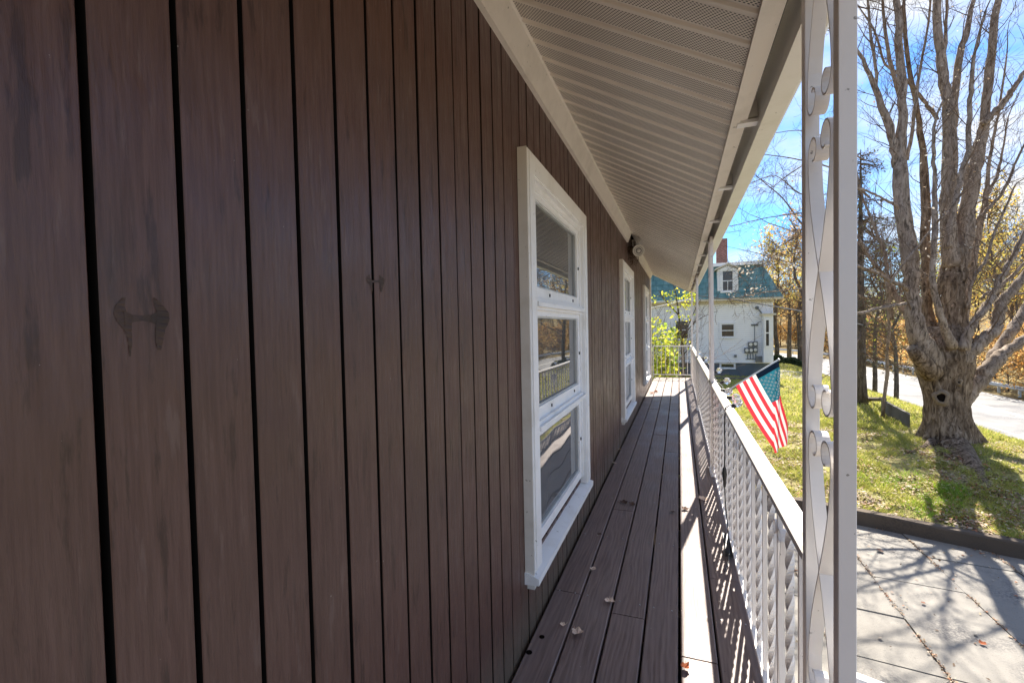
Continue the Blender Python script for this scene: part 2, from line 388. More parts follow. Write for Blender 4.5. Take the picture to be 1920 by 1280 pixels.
# ================================================================== ground
DZ = -3.40                                    # driveway level (camera is z 0, deck -1.22)
CP = [(-60, 14), (-12, 11), (-2, 10.3), (.3, 9.85), (1.98, 9.42), (2.84, 9.18), (3.78, 8.80), (4.62, 8.52), (7, 7.9), (13, 6.8), (30, 4)]
def yc(x):
    for (a, b), (c, d) in zip(CP, CP[1:]):
        if x <= c: return b+(d-b)*(x-a)/(c-a)
    return CP[-1][1]
def hgt(x, y):
    d = y-yc(x)
    b = -3.20+.32*ss(0, 3.2, d)+.16*math.exp(-((x-5.5)**2+(y-12.7)**2)/2.0)-.05*ss(6, 20, d)
    f = ss(6.6, 13.0, x)
    h = b*(1-f)-5.03*f
    n = mnoise.noise(Vector((x*1.1, y*1.1, 0)))*.07+mnoise.noise(Vector((x*3.3, y*3.3, 5)))*.045
    return h+n*ss(0, .5, d)*(1-.7*f)
b = MB(); b.box((-3000, -3000, -5.6), (3000, 4000, -5.06)); b.build('ground', M['floor'], kind='structure')
xs = list(np.linspace(-60, -6, 12))+list(np.linspace(-5, 0, 12))+list(np.arange(.15, 9, .13))+list(np.linspace(9, 13.2, 18))
ts = list(np.arange(0, 7, .14))+list(np.linspace(7.1, 20, 50))+list(np.linspace(21, 110, 40))
V = [(x, yc(x)+t, hgt(x, yc(x)+t)) for x in xs for t in ts]; nt_ = len(ts)
Fq = np.array([(i*nt_+j, (i+1)*nt_+j, (i+1)*nt_+j+1, i*nt_+j+1) for i in range(len(xs)-1) for j in range(nt_-1)])
np_mesh('lawn', V, Fq, M['lawn'], kind='structure', smooth=True)
# driveway: base + slabs
drv = MB().box((-1.2, -8, DZ-.35), (13.2, 9.0, DZ-.06)).build('driveway', M['kerb'], kind='structure')
BASE[drv.name] = (0, 0, 0)
jx = [2.386-.925*k for k in range(3, 0, -1)]+[2.386+.925*k for k in range(0, 11)]
me_cache = {}
for i in range(len(jx)-1):
    for j in range(11):
        x0, x1 = jx[i]+.005, jx[i+1]-.005; yy = 6.50-.13*(x0-2.386)+.0; y0 = -.72+j*.94+.45-.13*(i-3)*.925
        if y0 > yc(x0)-.02: continue
        sk = -.13*(x1-x0); g = .004
        key = 'k'
        if key not in me_cache:
            q = MB(); n = 1
            q.hexa([(0, g, -.08), (x1-x0, sk+g, -.08), (x1-x0, sk+.94-g, -.08), (0, .94-g, -.08), (0, g, 0), (x1-x0, sk+g, 0), (x1-x0, sk+.94-g, 0), (0, .94-g, 0)])
            me_cache[key] = q.mesh('slab', M['slab'])
        o = bpy.data.objects.new('slab', me_cache[key]); C.objects.link(o); o.parent = drv
        o.location = (x0, y0, DZ+random.uniform(-.008, .006)); o.rotation_euler = (random.uniform(-.006, .006), random.uniform(-.006, .006), 0)
# kerb
kb = MB(); kx = [-2, .3, 1.98, 2.84, 3.78, 4.62, 5.8, 7, 9, 13]; kk = []
xx = np.arange(-2, 13.01, .25)
for x in xx:
    y = yc(x); t = mnoise.noise(Vector((x*1.7, 0, 3)))*.012
    kk.append([(x, y-.15+t, DZ-.1), (x, y-.145+t, -3.20), (x, y-.125+t, -3.175+t*.5), (x, y+.03, -3.172), (x, y+.03, DZ-.1)])
n = len(kb.v)
for q in kk: kb.v += q
for i in range(len(kk)-1):
    for j in range(4): kb.f.append((i*5+j, (i+1)*5+j, (i+1)*5+j+1, i*5+j+1)); kb.m.append(0)
kb.build('kerb', M['kerb'], kind='structure')
# road
rc = [(16.3, -40), (16.3, 55), (15.8, 70), (13.5, 84), (7, 98), (-12, 112), (-60, 125)]
def strip(off0, off1, z, name, mat, kind='structure', parent=None, y0=0):
    P = []
    for i, p in enumerate(rc):
        a = Vector(rc[max(i-1, 0)]); c2 = Vector(rc[min(i+1, len(rc)-1)]); d = (c2-a).normalized(); nrm = Vector((d.y, -d.x))
        P.append((Vector(p)+nrm*off0, Vector(p)+nrm*off1))
    q = MB()
    for (a, b_), (c2, d) in zip(P, P[1:]): q.face([(a.x, a.y, z), (b_.x, b_.y, z), (d.x, d.y, z), (c2.x, c2.y, z)])
    return q.build(name, mat, parent, kind=kind)
strip(-3.25, 3.2, -5.0, 'road', M['road'])
strip(3.2, 60, -5.035, 'verge', M['floor'])
strip(-2.85, -2.75, -4.994, 'road_marking', M['line']); strip(-.12, -.02, -4.994, 'road_marking', M['line']); strip(.08, .18, -4.994, 'road_marking', M['line']); strip(2.75, 2.85, -4.994, 'road_marking', M['line'])

hx, hy = np.meshgrid(np.linspace(-260, 260, 60), np.linspace(150, 420, 30)); V = []
for a, b_ in zip(hx.ravel(), hy.ravel()): V.append((a, b_, -5.4+min(26, (b_-150)*.16)*(.75+.5*mnoise.noise(Vector((a*.012, b_*.012, 3))))))
Fq = np.array([(j*60+i, j*60+i+1, (j+1)*60+i+1, (j+1)*60+i) for j in range(29) for i in range(59)]); np_mesh('hill', V, Fq, M['floor'], kind='structure', smooth=True)

# ================================================================== brown house
WX = -.57
house = thing('brown_house', 'brown board-sided house wall with three tall white windows along the porch', 'house', (WX-.3, 4.8, -3.4))
BASE[house.name] = (WX-.3, 4.8, -3.4)
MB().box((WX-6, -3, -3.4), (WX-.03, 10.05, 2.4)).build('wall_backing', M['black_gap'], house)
WIN = [1.65, 4.78, 7.95]; WW = 1.15
pitch = .0925; gw = .0085; i = 0
shared = {}
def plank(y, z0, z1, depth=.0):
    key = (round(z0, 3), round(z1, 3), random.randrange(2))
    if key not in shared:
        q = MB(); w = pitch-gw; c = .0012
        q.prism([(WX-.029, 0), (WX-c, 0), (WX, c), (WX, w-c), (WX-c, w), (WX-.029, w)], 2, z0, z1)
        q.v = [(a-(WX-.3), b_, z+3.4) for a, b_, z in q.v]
        q.m = [0, 0, 0, 1, 1, 1, 0, 0]; q.m = [1, 0, 0, 0, 1, 1, 0, 0]; shared[key] = q.mesh('plank', [M['siding'], M['black_gap']])  # edge faces blackened: shadow of the grooves painted on
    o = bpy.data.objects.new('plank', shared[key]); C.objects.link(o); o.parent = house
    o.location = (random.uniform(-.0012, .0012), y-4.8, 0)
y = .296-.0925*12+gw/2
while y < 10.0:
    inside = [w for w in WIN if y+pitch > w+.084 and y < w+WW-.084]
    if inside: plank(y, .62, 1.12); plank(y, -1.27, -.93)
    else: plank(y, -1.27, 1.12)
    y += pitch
MB().box((WX-.028, 10.02, -3.2), (WX+.022, 10.12, 1.0)).build('corner_board', M['cream'], house)
MB().box((WX-.03, -3, -3.4), (WX-.005, 10.05, -1.29)).build('lower_wall', M['siding'], house)
# frieze trim under the soffit, interrupted at the nest
for a, b_ in ((-1.5, 5.55), (6.15, 10.12)):
    q = MB(); q.prism([(WX+.0005, .985), (WX+.020, .985), (WX+.024, 1.0), (-.515, 1.078), (-.50, 1.088), (-.52, 1.12), (WX+.0005, 1.12)], 1, a, b_)
    q.build('frieze_trim', M['cream'], house)
# windows: part window > sub-parts
def make_window(y0):
    y1 = y0+WW; f = MB(); X1 = WX+.04
    f.box((WX, y0, -.945), (X1, y0+.09, .68)); f.box((WX, y1-.09, -.945), (X1, y1, .68))
    f.box((WX, y0+.09, .59), (X1, y1-.09, .68)); f.box((X1, y0+.012, .60), (X1+.006, y1-.012, .672))
    f.box((X1, y0+.010, -.94), (X1+.006, y0+.075, .60)); f.box((X1, y1-.075, -.94), (X1+.006, y1-.010, .60))
    # jamb liner set back
    f.box((WX-.02, y0+.09, -.90), (WX+.02, y0+.115, .59)); f.box((WX-.02, y1-.115, -.90), (WX+.02, y1-.09, .59))
    f.box((WX-.02, y0+.115, .565), (WX+.02, y1-.115, .59))
    # mullions
    for z in (.075, -.43): f.box((WX-.02, y0+.115, z), (WX+.030, y1-.115, z+.045)); f.box((WX+.030, y0+.10, z+.012), (WX+.046, y1-.10, z+.030))
    w = f.build('window', M['trim'], house)
    MB().box((WX+.0005, y0-.004, -.96), (X1-.002, y0-.0005, .684)).build('casing_side', M['edge_trim'], w)
    q = MB(); q.prism([(WX, -.945), (WX+.058, -.962), (WX+.058, -.988), (WX, -.992)], 1, y0-.012, y1+.018); q.build('sill', M['trim'], w)
    MB().box((WX, y0+.02, -1.025), (WX+.030, y1-.02, -.993)).build('apron', M['edge_trim'], w)
    g0, g1 = y0+.115, y1-.115
    for k, (zb, zt) in enumerate(((.12, .565), (-.385, .075), (-.90, -.43))):
        s_ = MB(); bw = .042; bb = .05 if k < 2 else .045
        s_.box((WX-.018, g0, zb), (WX+.012, g0+bw, zt)); s_.box((WX-.018, g1-bw, zb), (WX+.012, g1, zt))
        s_.box((WX-.018, g0+bw, zt-.025), (WX+.012, g1-bw, zt)); s_.box((WX-.018, g0+bw, zb), (WX+.012, g1-bw, zb+bb))
        s_.build('sash', M['trim'], w)
        s_ = MB(); a, bb2, c2, d = g0+bw, g1-bw, zb+bb, zt-.025
        for B in (((WX-.010, a, c2), (WX+.004, a+.008, d)), ((WX-.010, bb2-.008, c2), (WX+.004, bb2, d)), ((WX-.010, a+.008, d-.008), (WX+.004, bb2-.008, d)), ((WX-.010, a+.008, c2), (WX+.004, bb2-.008, c2+.008))): s_.box(*B)
        s_.build('glazing_strip', M['galv'], w)
        MB().box((WX-.012, a+.001, c2+.001), (WX-.006, bb2-.001, d-.001)).build('pane', M['wavy'] if k == 2 else M['glass'], w)
        for yy in (a+.22, bb2-.13):
            if k < 2: MB().box((WX+.012, yy, zb+.02), (WX+.017, yy+.007, zb+.034)).build('clip', M['black'], w)
        MB().box((WX+.012, g1-.02, (zb+zt)/2-.008), (WX+.018, g1-.012, (zb+zt)/2+.008)).build('clip', M['black'], w)
    return w
w0 = make_window(WIN[0])
for yw in WIN[1:]:
    c_ = copy_tree(w0, house); c_.location = (0, yw-WIN[0], 0)
# dried drip marks on the siding, px-shaped like a sagging H
def drip(px, py, s, name='drip_stain'):
    q = MB(); X = WX+.0006
    def pt(dx, dy): p = atx(px+dx*s, py+dy*s, X); return p
    def ribbon(path):
        L = []; xs_ = []
        for i in range(len(path)-1):
            a_, b_, c_, d_ = [np.array(path[max(0, min(len(path)-1, k))], float) for k in (i-1, i, i+1, i+2)]
            for t in (0, .25, .5, .75): xs_.append(.5*(2*b_+(c_-a_)*t+(2*a_-5*b_+4*c_-d_)*t*t+(3*b_-a_-3*c_+d_)*t**3))
        xs_.append(np.array(path[-1], float))
        for (dx, dy, w) in xs_: L.append((pt(dx-max(.3, w), dy), pt(dx+max(.3, w), dy)))
        for (a, b_), (c2, d) in zip(L, L[1:]):
            q.face([a, b_, d, c2])
            e = Vector((.0012, 0, 0))
    ribbon([(-32, -40, 3), (-40, -24, 9), (-38, -8, 13), (-30, 8, 12), (-24, 24, 6), (-21, 42, 4), (-21, 70, 1)])
    ribbon([(24, -40, 2), (32, -26, 8), (40, -12, 11), (40, 4, 12), (36, 20, 9), (34, 40, 7), (34, 58, 3)])
    # cross bar with arch
    L = [(-30, -14, 8), (-12, -8, 10), (6, -8, 6), (22, -16, 2)]
    T = [(-36, -20, 10), (-20, -6, 8), (0, 2, -0), (20, 2, -4), (36, -6, 0)]
    up = [pt(x, yv) for x, yv in ((-34, -16), (-16, -8), (2, -7), (18, -8), (34, -16))]; dn = [pt(x, yv) for x, yv in ((-30, 16), (-16, 6), (2, 3), (18, 6), (34, 14))]
    for i in range(4): q.face([up[i], up[i+1], dn[i+1], dn[i]])
    q.v = [(v_[0]+.0004*math.sin(k*2.1), v_[1], v_[2]) for k, v_ in enumerate(q.v)]
    return q.build(name, M['stain'], house)
drip(265, 598, 1.0); drip(704, 528, .33)

# ================================================================== porch roof
roof = thing('porch_roof', 'sloping porch roof with perforated cream soffit, gutter and rafter brackets', 'porch roof', (0, 4.8, .7))
sx0, sz0, sx1, sz1 = -.522, 1.092, .182, .702
SP = .1222
def slope_z(x): return sz0+(sz1-sz0)*(x-sx0)/(sx1-sx0)
q = MB()
prof = [(0, 0), (.084, 0), (.0865, .004), (.098, .0045), (.103, -.003), (.110, -.004), (.1155, -.001), (SP, 0)]
for i in range(len(prof)-1):
    (a, za), (b_, zb) = prof[i], prof[i+1]
    q.face([(sx0, a, sz0+za), (sx0, b_, sz0+zb), (sx1, b_, sz1+zb), (sx1, a, sz1+za)], 0 if i == 0 else 1)
for i in range(len(prof)-1):
    (a, za), (b_, zb) = prof[i], prof[i+1]
q.face([(sx0, 0, sz0+.006), (sx1, 0, sz1+.006), (sx1, SP, sz1+.006), (sx0, SP, sz0+.006)], 1)
q.v = [(a, b_-4.8, z-.7) for a, b_, z in q.v]
sm = q.mesh('soffit_panel', [M['soffit_perf'], M['soffit']])
k = 0; y = -1.2
y = 1.172-SP*19+.036
while y < 10.08:
    o = bpy.data.objects.new('soffit_panel', sm); C.objects.link(o); o.parent = roof; o.location = (0, y, random.uniform(-.0008, .0008)); y += SP
yend = y
# roof deck above
q = MB(); q.hexa([(-.9, -1.5, 1.36), (.34, -1.5, .82), (.34, yend, .82), (-.9, yend, 1.36), (-.9, -1.5, 1.42), (.36, -1.5, .86), (.36, yend, .86), (-.9, yend, 1.42)]); q.build('roof_sheet', M['shadow_wood'], roof)
MB().box((.186, -1.5, .715), (.214, yend, .83)).build('beam', M['cream'], roof)
q = MB(); q.prism([(.176, .694), (.204, .694), (.204, .700), (.2275, .700), (.2275, .716), (.205, .716), (.205, .712), (.176, .712)], 1, -1.5, yend); q.build('beam_trim', M['cream'], roof)
q = MB(); q.prism([(.176, .694), (.184, .694), (.184, .685), (.176, .685)], 1, -1.5, yend)
# end fascia closing the roof
q = MB(); q.prism([(-.60, 1.10), (-.52, 1.075), (.18, .685), (.35, .67), (.35, .84), (-.60, 1.30)], 1, yend, yend+.02); q.build('end_fascia', M['cream'], roof)
# gutter
gp = [(.262, .80), (.262, .664), (.319, .664), (.328, .672), (.330, .70), (.352, .735), (.356, .775), (.366, .785), (.366, .80), (.356, .80), (.350, .79), (.320, .705), (.312, .670), (.268, .670), (.268, .80)]
q = MB(); q.prism(gp, 1, -1.5, yend); q.build('gutter', M['gutter'], roof)
MB().box((.2275, -1.5, .81), (.262, yend, .825)).build('fascia', M['cream'], roof)
yb = 1.78
while yb < yend:
    q = MB(); q.hexa([(.200, yb, .702), (.262, yb, .712), (.262, yb+.03, .712), (.200, yb+.03, .702), (.226, yb, .80), (.255, yb, .805), (.255, yb+.03, .805), (.226, yb+.03, .80)])
    o = q.build('bracket', M['edge_trim'], roof)
    q = MB(); q.box((.198, yb-.006, .690), (.263, yb+.034, .7015)); q.build('bracket_lip', M['trim'], o)
    yb += .80

# ================================================================== porch deck
deck = thing('porch_deck', 'narrow brown painted plank deck running along the house wall', 'deck', (-.1, 5, -1.22))
bx = [(-.556, -.433), (-.426, -.290), (-.282, -.147), (-.139, -.015), (-.004, .120), (.127, .268)]
joints = [[-1.2, 2.02, 5.9, 9.0, 11.22], [-1.2, 3.05, 6.9, 11.22], [-1.2, 1.93, 5.3, 8.4, 11.22], [-1.2, 4.6, 9.3, 11.22], [-1.2, 1.75, 6.1, 9.9, 11.22], [-1.2, 2.35, 5.0, 8.8, 11.22]]
for (a, b_), jl in zip(bx, joints):
    for y0, y1 in zip(jl, jl[1:]):
        e = .004; dz = random.uniform(-.0015, .0015); q = MB(); z = -1.22+dz; n = len(q.v)
        q.prism([(a, z-.034), (a, z-e), (a+e, z), (b_-e, z), (b_, z-e), (b_, z-.034)], 1, y0+.002, y1-.002); q.build('deck_board', M['deck'], deck)
for yj in np.arange(-1, 11.0, .61): MB().box((-.56, yj, -1.40), (.228, yj+.038, -1.258)).build('joist', M['shadow_wood'], deck)
MB().box((.229, -1.2, -1.42), (.262, 11.2, -1.262)).build('rim_board', M['deck'], deck)
MB().box((.225, -1.2, -3.4), (.245, 11.2, -1.43)).build('unseen_light_skirt', M['siding'], deck)  # unseen, added to stop light showing through the deck gaps
MB().box((-.56, 11.18, -3.4), (.24, 11.20, -1.262)).build('unseen_end_light_skirt', M['siding'], deck)  # unseen end panel, added to keep sun out from under the deck
for px, py, r_ in ((1016, 1194, .011), (992, 1223, .012)):
    p = atz(px, py, -1.2205); q = MB(); q.tube([(p.x, p.y, -1.2185), (p.x, p.y, -1.2178)], r_, 12); q.build('knot_hole', M['hollow'], deck)
# nail heads
for yn in np.arange(.8, 11, .61):
    q = MB()
    for a, b_ in bx:
        for xx_ in (a+.025, b_-.025): q.tube([(xx_, yn, -1.2195), (xx_, yn, -1.2175)], .0032, 6)
    q.build('nail_heads', M['galv'], deck)

# ================================================================== railing and posts
RX = .257; CAPZ = -.462
rail = thing('porch_railing', 'white wrought iron railing with twisted balusters along the porch edge', 'railing', (RX, 1.06, -1.22))
capp = [(.231, CAPZ-.022), (.233, CAPZ-.010), (.239, CAPZ-.004), (.247, CAPZ-.005), (.252, CAPZ), (.268, CAPZ), (.273, CAPZ-.005), (.281, CAPZ-.004), (.284, CAPZ-.010), (.285, CAPZ-.022), (.279, CAPZ-.026), (.238, CAPZ-.026)]
cuts = [1.062, 4.17, 7.17, 11.19]
posts = [.85, 3.95, 6.95, 9.85]
q = MB(); q.prism(capp, 1, 1.062, 11.19); q.build('top_rail', M['iron'], rail)
MB().box((.243, 1.062, -1.155), (.271, 11.19, -1.142)).build('bottom_rail', M['iron'], rail)
def twist_mesh():
    q = MB(); z0, z1 = -1.142, CAPZ-.025; hs = .0072*1.2; n = 64
    for i in range(n+1):
        z = z0+(z1-z0)*i/n; a = math.pi/2*(z-z0)/.052
        if i < 3 or i > n-3: a = 0 if i < 3 else math.pi/2*round((z1-z0)/.052)
        for j in range(4):
            t = a+math.pi/4+j*math.pi/2; q.v.append((RX+hs*math.cos(t)*1.25, hs*math.sin(t)*1.25, z))
    for i in range(n):
        for j in range(4): q.f.append((i*4+j, i*4+(j+1)%4, (i+1)*4+(j+1)%4, (i+1)*4+j)); q.m.append(0)
    q.v = [(a-RX, b_, z+1.22) for a, b_, z in q.v]; return q.mesh('baluster', M['iron'])
tw = twist_mesh()
q = MB().box((-.0065, -.0065, -1.142+1.22), (.0065, .0065, CAPZ-.025+1.22)); st = q.mesh('baluster', M['iron'])
def spiral(cy, cz, r0, a0, turns, sgn, n=14, shrink=.45):
    P = []
    for i in range(n+1):
        t = i/n; a = a0+sgn*2*math.pi*turns*t; r_ = r0*(1-(1-shrink)*t); P.append((cy+r_*math.cos(a), cz+r_*math.sin(a)))
    return P
def flat_bar(q, path, x0, x1, th):
    """path in (y,z): flat strip standing edge-on, width in x"""
    P = [Vector(p) for p in path]; n = len(q.v); L = len(P)
    for i in range(L):
        t = (P[min(i+1, L-1)]-P[max(i-1, 0)]).normalized(); nr = Vector((-t.y, t.x))*th/2
        a = P[i]+nr; b_ = P[i]-nr
        q.v += [(x0, a.x, a.y), (x1, a.x, a.y), (x1, b_.x, b_.y), (x0, b_.x, b_.y)]
    for i in range(L-1):
        for j in range(4): q.f.append((n+i*4+j, n+i*4+(j+1)%4, n+(i+1)*4+(j+1)%4, n+(i+1)*4+j)); q.m.append(0)
    q.f += [(n+3, n+2, n+1, n), tuple(n+(L-1)*4+j for j in range(4))]; q.m += [0, 0]
# lyre scroll ornament for the railing (two mirrored bars about y=0)
def lyre():
    q = MB(); zt, zb = -.58, -1.04
    for s_ in (-1, 1):
        up = spiral(s_*.030, zt, .026, 0 if s_ > 0 else math.pi, .78, s_, 12)     # curls inward at the top
        lo = spiral(s_*.030, zb, .022, 0 if s_ > 0 else math.pi, .70, -s_, 10)
        mid = []
        for i in range(9):
            t = i/8; z = zt+(zb-zt)*t; mid.append((s_*(.056-.046*math.sin(math.pi*t)), z))
        flat_bar(q, list(reversed(up))+mid[1:-1]+lo, -.008, .008, .004)
    q.v = [(a, b_, z+1.22) for a, b_, z in q.v]; return q.mesh('scroll', M['iron'], smooth=False)
ly = lyre()
yb = 1.18; k = 0
while yb < 11.12:
    me = tw if k % 2 else st
    o = bpy.data.objects.new('baluster', me); C.objects.link(o); o.parent = rail; o.location = (0, yb-1.06, 0)
    if k % 8 == 2:
        o = bpy.data.objects.new('scroll', ly); C.objects.link(o); o.parent = rail; o.location = (0, yb-1.06, 0)
    yb += .12; k += 1
# end railing
er = thing('end_railing', 'white railing closing the far end of the porch in front of the yellow bush', 'railing', (-.18, 11.2, -1.22))
MB().box((-.585, 11.19, -.50), (.285, 11.22, -.475)).build('top_rail', M['iron'], er)
MB().box((-.585, 11.195, -1.165), (.285, 11.215, -1.145)).build('bottom_rail', M['iron'], er)
MB().box((-.592, 11.19, -1.22), (-.565, 11.22, -.50)).build('end_post', M['iron'], er)
MB().box((.245, 11.19, -1.22), (.272, 11.22, -.50)).build('end_post', M['iron'], er)
for xb in np.arange(-.49, .23, .095):
    o = MB().box((xb-.006, 11.198, -1.145), (xb+.006, 11.212, -.50)).build('baluster', M['iron'], er)
# ornamental posts
def make_post(y0, label):
    t = thing('ornamental_post', label, 'porch post', (.2475, y0+.1, -1.22), 'white scrollwork posts along the porch edge')
    for yy in (y0, y0+.2):
        MB().prism([(.2355, yy+.001), (.2365, yy), (.2595, yy), (.2605, yy+.001), (.2605, yy+.024), (.2595, yy+.025), (.2365, yy+.025), (.2355, yy+.024)], 2, -1.215, .694).build('tube', M['iron'], t)
    MB().box((.228, y0-.02, -1.2195), (.268, y0+.245, -1.2145)).build('base_plate', M['iron'], t)
    MB().box((.2355, y0+.0255, .66), (.2605, y0+.1995, .665)).build('top_bar', M['iron'], t)
    yc0 = y0+.1125
    for zc in (.64, .09, -.46, -1.01):
        for s_ in (-1, 1):
            q = MB(); A = .071; H = .225; zt = min(zc+H, .60); zb = max(zc-H, -1.18)
            mid = [(yc0+s_*A*math.sin(math.pi/2*((-H+2*H*i/16)/H)), zc-H+2*H*i/16) for i in range(17)]
            mid = [(a, z) for a, z in mid if -1.2 < z < .655]
            P = list(mid)
            if zc+H < .65:
                P = P+spiral(yc0+s_*(A-.033), zc+H, .033, 0 if s_ > 0 else math.pi, .80, s_, 14, .42)
            if zc-H > -1.2:
                P = list(reversed(spiral(yc0-s_*(A-.033), zc-H, .033, math.pi if s_ > 0 else 0, .80, s_, 14, .42)))+P
            if len(P) > 2:
                dx = .0006*s_; flat_bar(q, P, .2365+dx, .2595+dx, .0035); q.build('scroll', M['iron'], t)
    return t
pl = ['nearest white scrollwork post, standing tall right in front of the big bare tree', 'second white scrollwork post, beside the flag on the railing',
      'third white scrollwork post, thin and seen against the white house siding', 'farthest white scrollwork post, close to the end railing and yellow leaves']
for y0, lb in zip(posts, pl): make_post(y0, lb)
# stair handrail starting beside the near post
p = at(1607, 1272, .78)
sr = thing('stair_handrail', 'short white handrail starting low beside the nearest scrollwork post', 'handrail', (p.x, p.y, p.z))
MB().tube([(p.x-.01, p.y, p.z), (p.x+.12, p.y, p.z-.028), (p.x+.6, p.y+.05, p.z-.35)], .012, 8).build('rail', M['iron'], sr)
MB().box((p.x+.55, p.y+.03, -3.4), (p.x+.575, p.y+.055, p.z-.32)).build('post', M['iron'], sr)

# ================================================================== porch small things
# spotlight
sp_ = aty(1197.5, 470, 5.50); sd = Vector((.05, -1, -.10)).normalized()
spt = thing('spotlight', 'round white spotlight fixed to the trim above the second window', 'spotlight', tuple(sp_))
q = MB(); c0 = sp_; L = [(0, .066), (.012, .067), (.02, .058), (.10, .05), (.14, .03), (.15, .012)]
q.tube([c0-sd*a for a, r_ in L], [r_ for a, r_ in L], 24, cap=True); q.build('housing', M['lamp_white'], spt, smooth=False)
def ring(c, d, r0, r1, h, mat, name, par):
    q = MB(); d = d.normalized(); u = d.orthogonal().normalized(); w_ = d.cross(u); n = 24
    for rr, hh in ((r1, 0), (r1, h), (r0, h), (r0, 0)):
        for j in range(n):
            a = 2*math.pi*j/n; p_ = c+(u*math.cos(a)+w_*math.sin(a))*rr+d*hh; q.v.append(tuple(p_))
    for i in range(4):
        for j in range(n): q.f.append((i*n+j, i*n+(j+1)%n, ((i+1)%4)*n+(j+1)%n, ((i+1)%4)*n+j)); q.m.append(0)
    return q.build(name, mat, par)
ring(c0, sd, .050, .068, .012, M['lamp_white'], 'rim', spt); ring(c0, sd, .034, .045, .006, M['lamp_white'], 'inner_ring', spt)
q = MB(); q.tube([c0+sd*.001, c0+sd*.004], .049, 24); q.build('reflector', M['meter'], spt)
q = MB(); q.ball(tuple(c0+sd*.006), .024, 14, 8, (1, .5, 1)); q.build('lens', M['lamp_white'], spt, smooth=True)
q = MB(); q.tube([c0-sd*.10, c0-sd*.12+Vector((-.01, 0, .08)), Vector((-.515, 6.25, 1.03))], .018, 8); q.build('arm', M['galv'], spt)
q = MB(); q.tube([Vector((-.545, 6.27, 1.015)), Vector((-.50, 6.25, 1.055))], .045, 14); q.build('mount', M['galv'], spt)
# nest in the trim gap
nb = Vector((-.535, 5.86, .93)); q = MB()
for i in range(260):
    a = random.uniform(0, 6.28); b_ = random.uniform(-1, 1); r_ = random.random()**.5
    p_ = nb+Vector((random.uniform(-.035, .055), r_*.30*math.cos(a), r_*.15*math.sin(a)-.02)); d = Vector((random.gauss(0, .4), random.gauss(0, 1), random.gauss(0, .8))).normalized()*random.uniform(.03, .07)
    if random.random() < .25: d = Vector((.01, random.gauss(0, .3), -1)).normalized()*random.uniform(.06, .14)
    q.tube([p_-d*.5, p_+Vector((random.gauss(0, .008), 0, random.gauss(0, .008))), p_+d*.5], [.0016, .002, .001], 3, cap=False)
q.ball(tuple(nb+Vector((-.005, 0, 0))), .05, 14, 8, (.6, 3.4, 1.2))
no = q.build('bird_nest', M['nest']); tag(no, 'ragged dark bird nest in the trim gap behind the spotlight', 'nest'); recentre(no, nb)
# cobweb / fluff strands beside spotlight omitted geometry: small seed fluff on trim
# flag
FD = 3.02
def fp(px, py, back=0): return at(px, py, FD+back)
flag = thing('flag', 'small red, white and blue striped flag hanging from a pole clamped to the railing', 'flag', (.285, 3.15, -.45))
base_p = Vector((.288, 3.2, -.475)); tip = fp(1460, 674)
q = MB(); a = fp(1357, 737); q.tube([base_p+(a-base_p)*0.3, a, fp(1378, 723), tip], [.006, .006, .0055, .005], 10); q.build('pole', M['steel'], flag)
MB().ball(tuple(tip), .009, 10, 6).build('finial', M['steel'], flag)
q = MB(); q.tube([base_p+Vector((0, 0, -.02)), base_p+(a-base_p)*.7], .011, 10); q.build('bracket', M['galv'], flag)
NS, NTT = 13*3, 40
def fpos(s_, t):
    hx, hy = 1379+(1459-1379)*s_, 721.5+(676-721.5)*s_
    xf = 1450.5+8.5*s_**1.5
    sag = 3.2*math.sin(math.pi*t)*(1-s_)
    ex, ey = 76, 126
    tf = (xf-hx)/ex if xf > hx else 0
    # fly length slightly shorter, droops
    if t <= tf:
        x, y_ = hx+ex*t-sag*.9, hy+ey*t+sag*.6; back = .012*math.sin(6*t+3*s_)
    else:
        d = t-tf; x, y_ = xf+18*d+3.0*math.sin(8*d+2*s_)*min(1, d*6), hy+ey*tf+(154)*d; back = .015+.16*d*math.sin(min(1, d*2.2)*1.5)+.012*math.sin(6*tf+3*s_)
        x += 1.5*math.sin(d*9)
    return fp(x, y_, back)
q = MB(); nrow = NTT+1
for i in range(NS+1):
    for j in range(nrow): q.v.append(tuple(fpos(i/NS, j/NTT)))
for i in range(NS):
    for j in range(NTT):
        stripe = int((i/NS)*13+1e-6); s_top = (i+.5)/NS; tt = (j+.5)/NTT
        m_ = 0 if stripe % 2 == 0 else 1
        if stripe >= 6 and tt < .42: m_ = 2
        q.f.append((i*nrow+j, (i+1)*nrow+j, (i+1)*nrow+j+1, i*nrow+j+1)); q.m.append(m_)
cl = q.build('cloth', [M['fred'], M['fwhite'], M['fblue']], flag, smooth=True)
q = MB()
for i in range(NS):
    if i/NS < .46: continue
    for j in range(3):
        P = [fpos(a_/NS, b_/NTT)-Vector(RC.T[:, 2]*-.0) for a_, b_ in ((i, j), (i+1, j), (i+1, j+1), (i, j+1))]
        q.face([p_-Vector(ray(1420, 700))*.0012 for p_ in P])
q.build('sleeve', M['fsleeve'], cl)
q = MB()
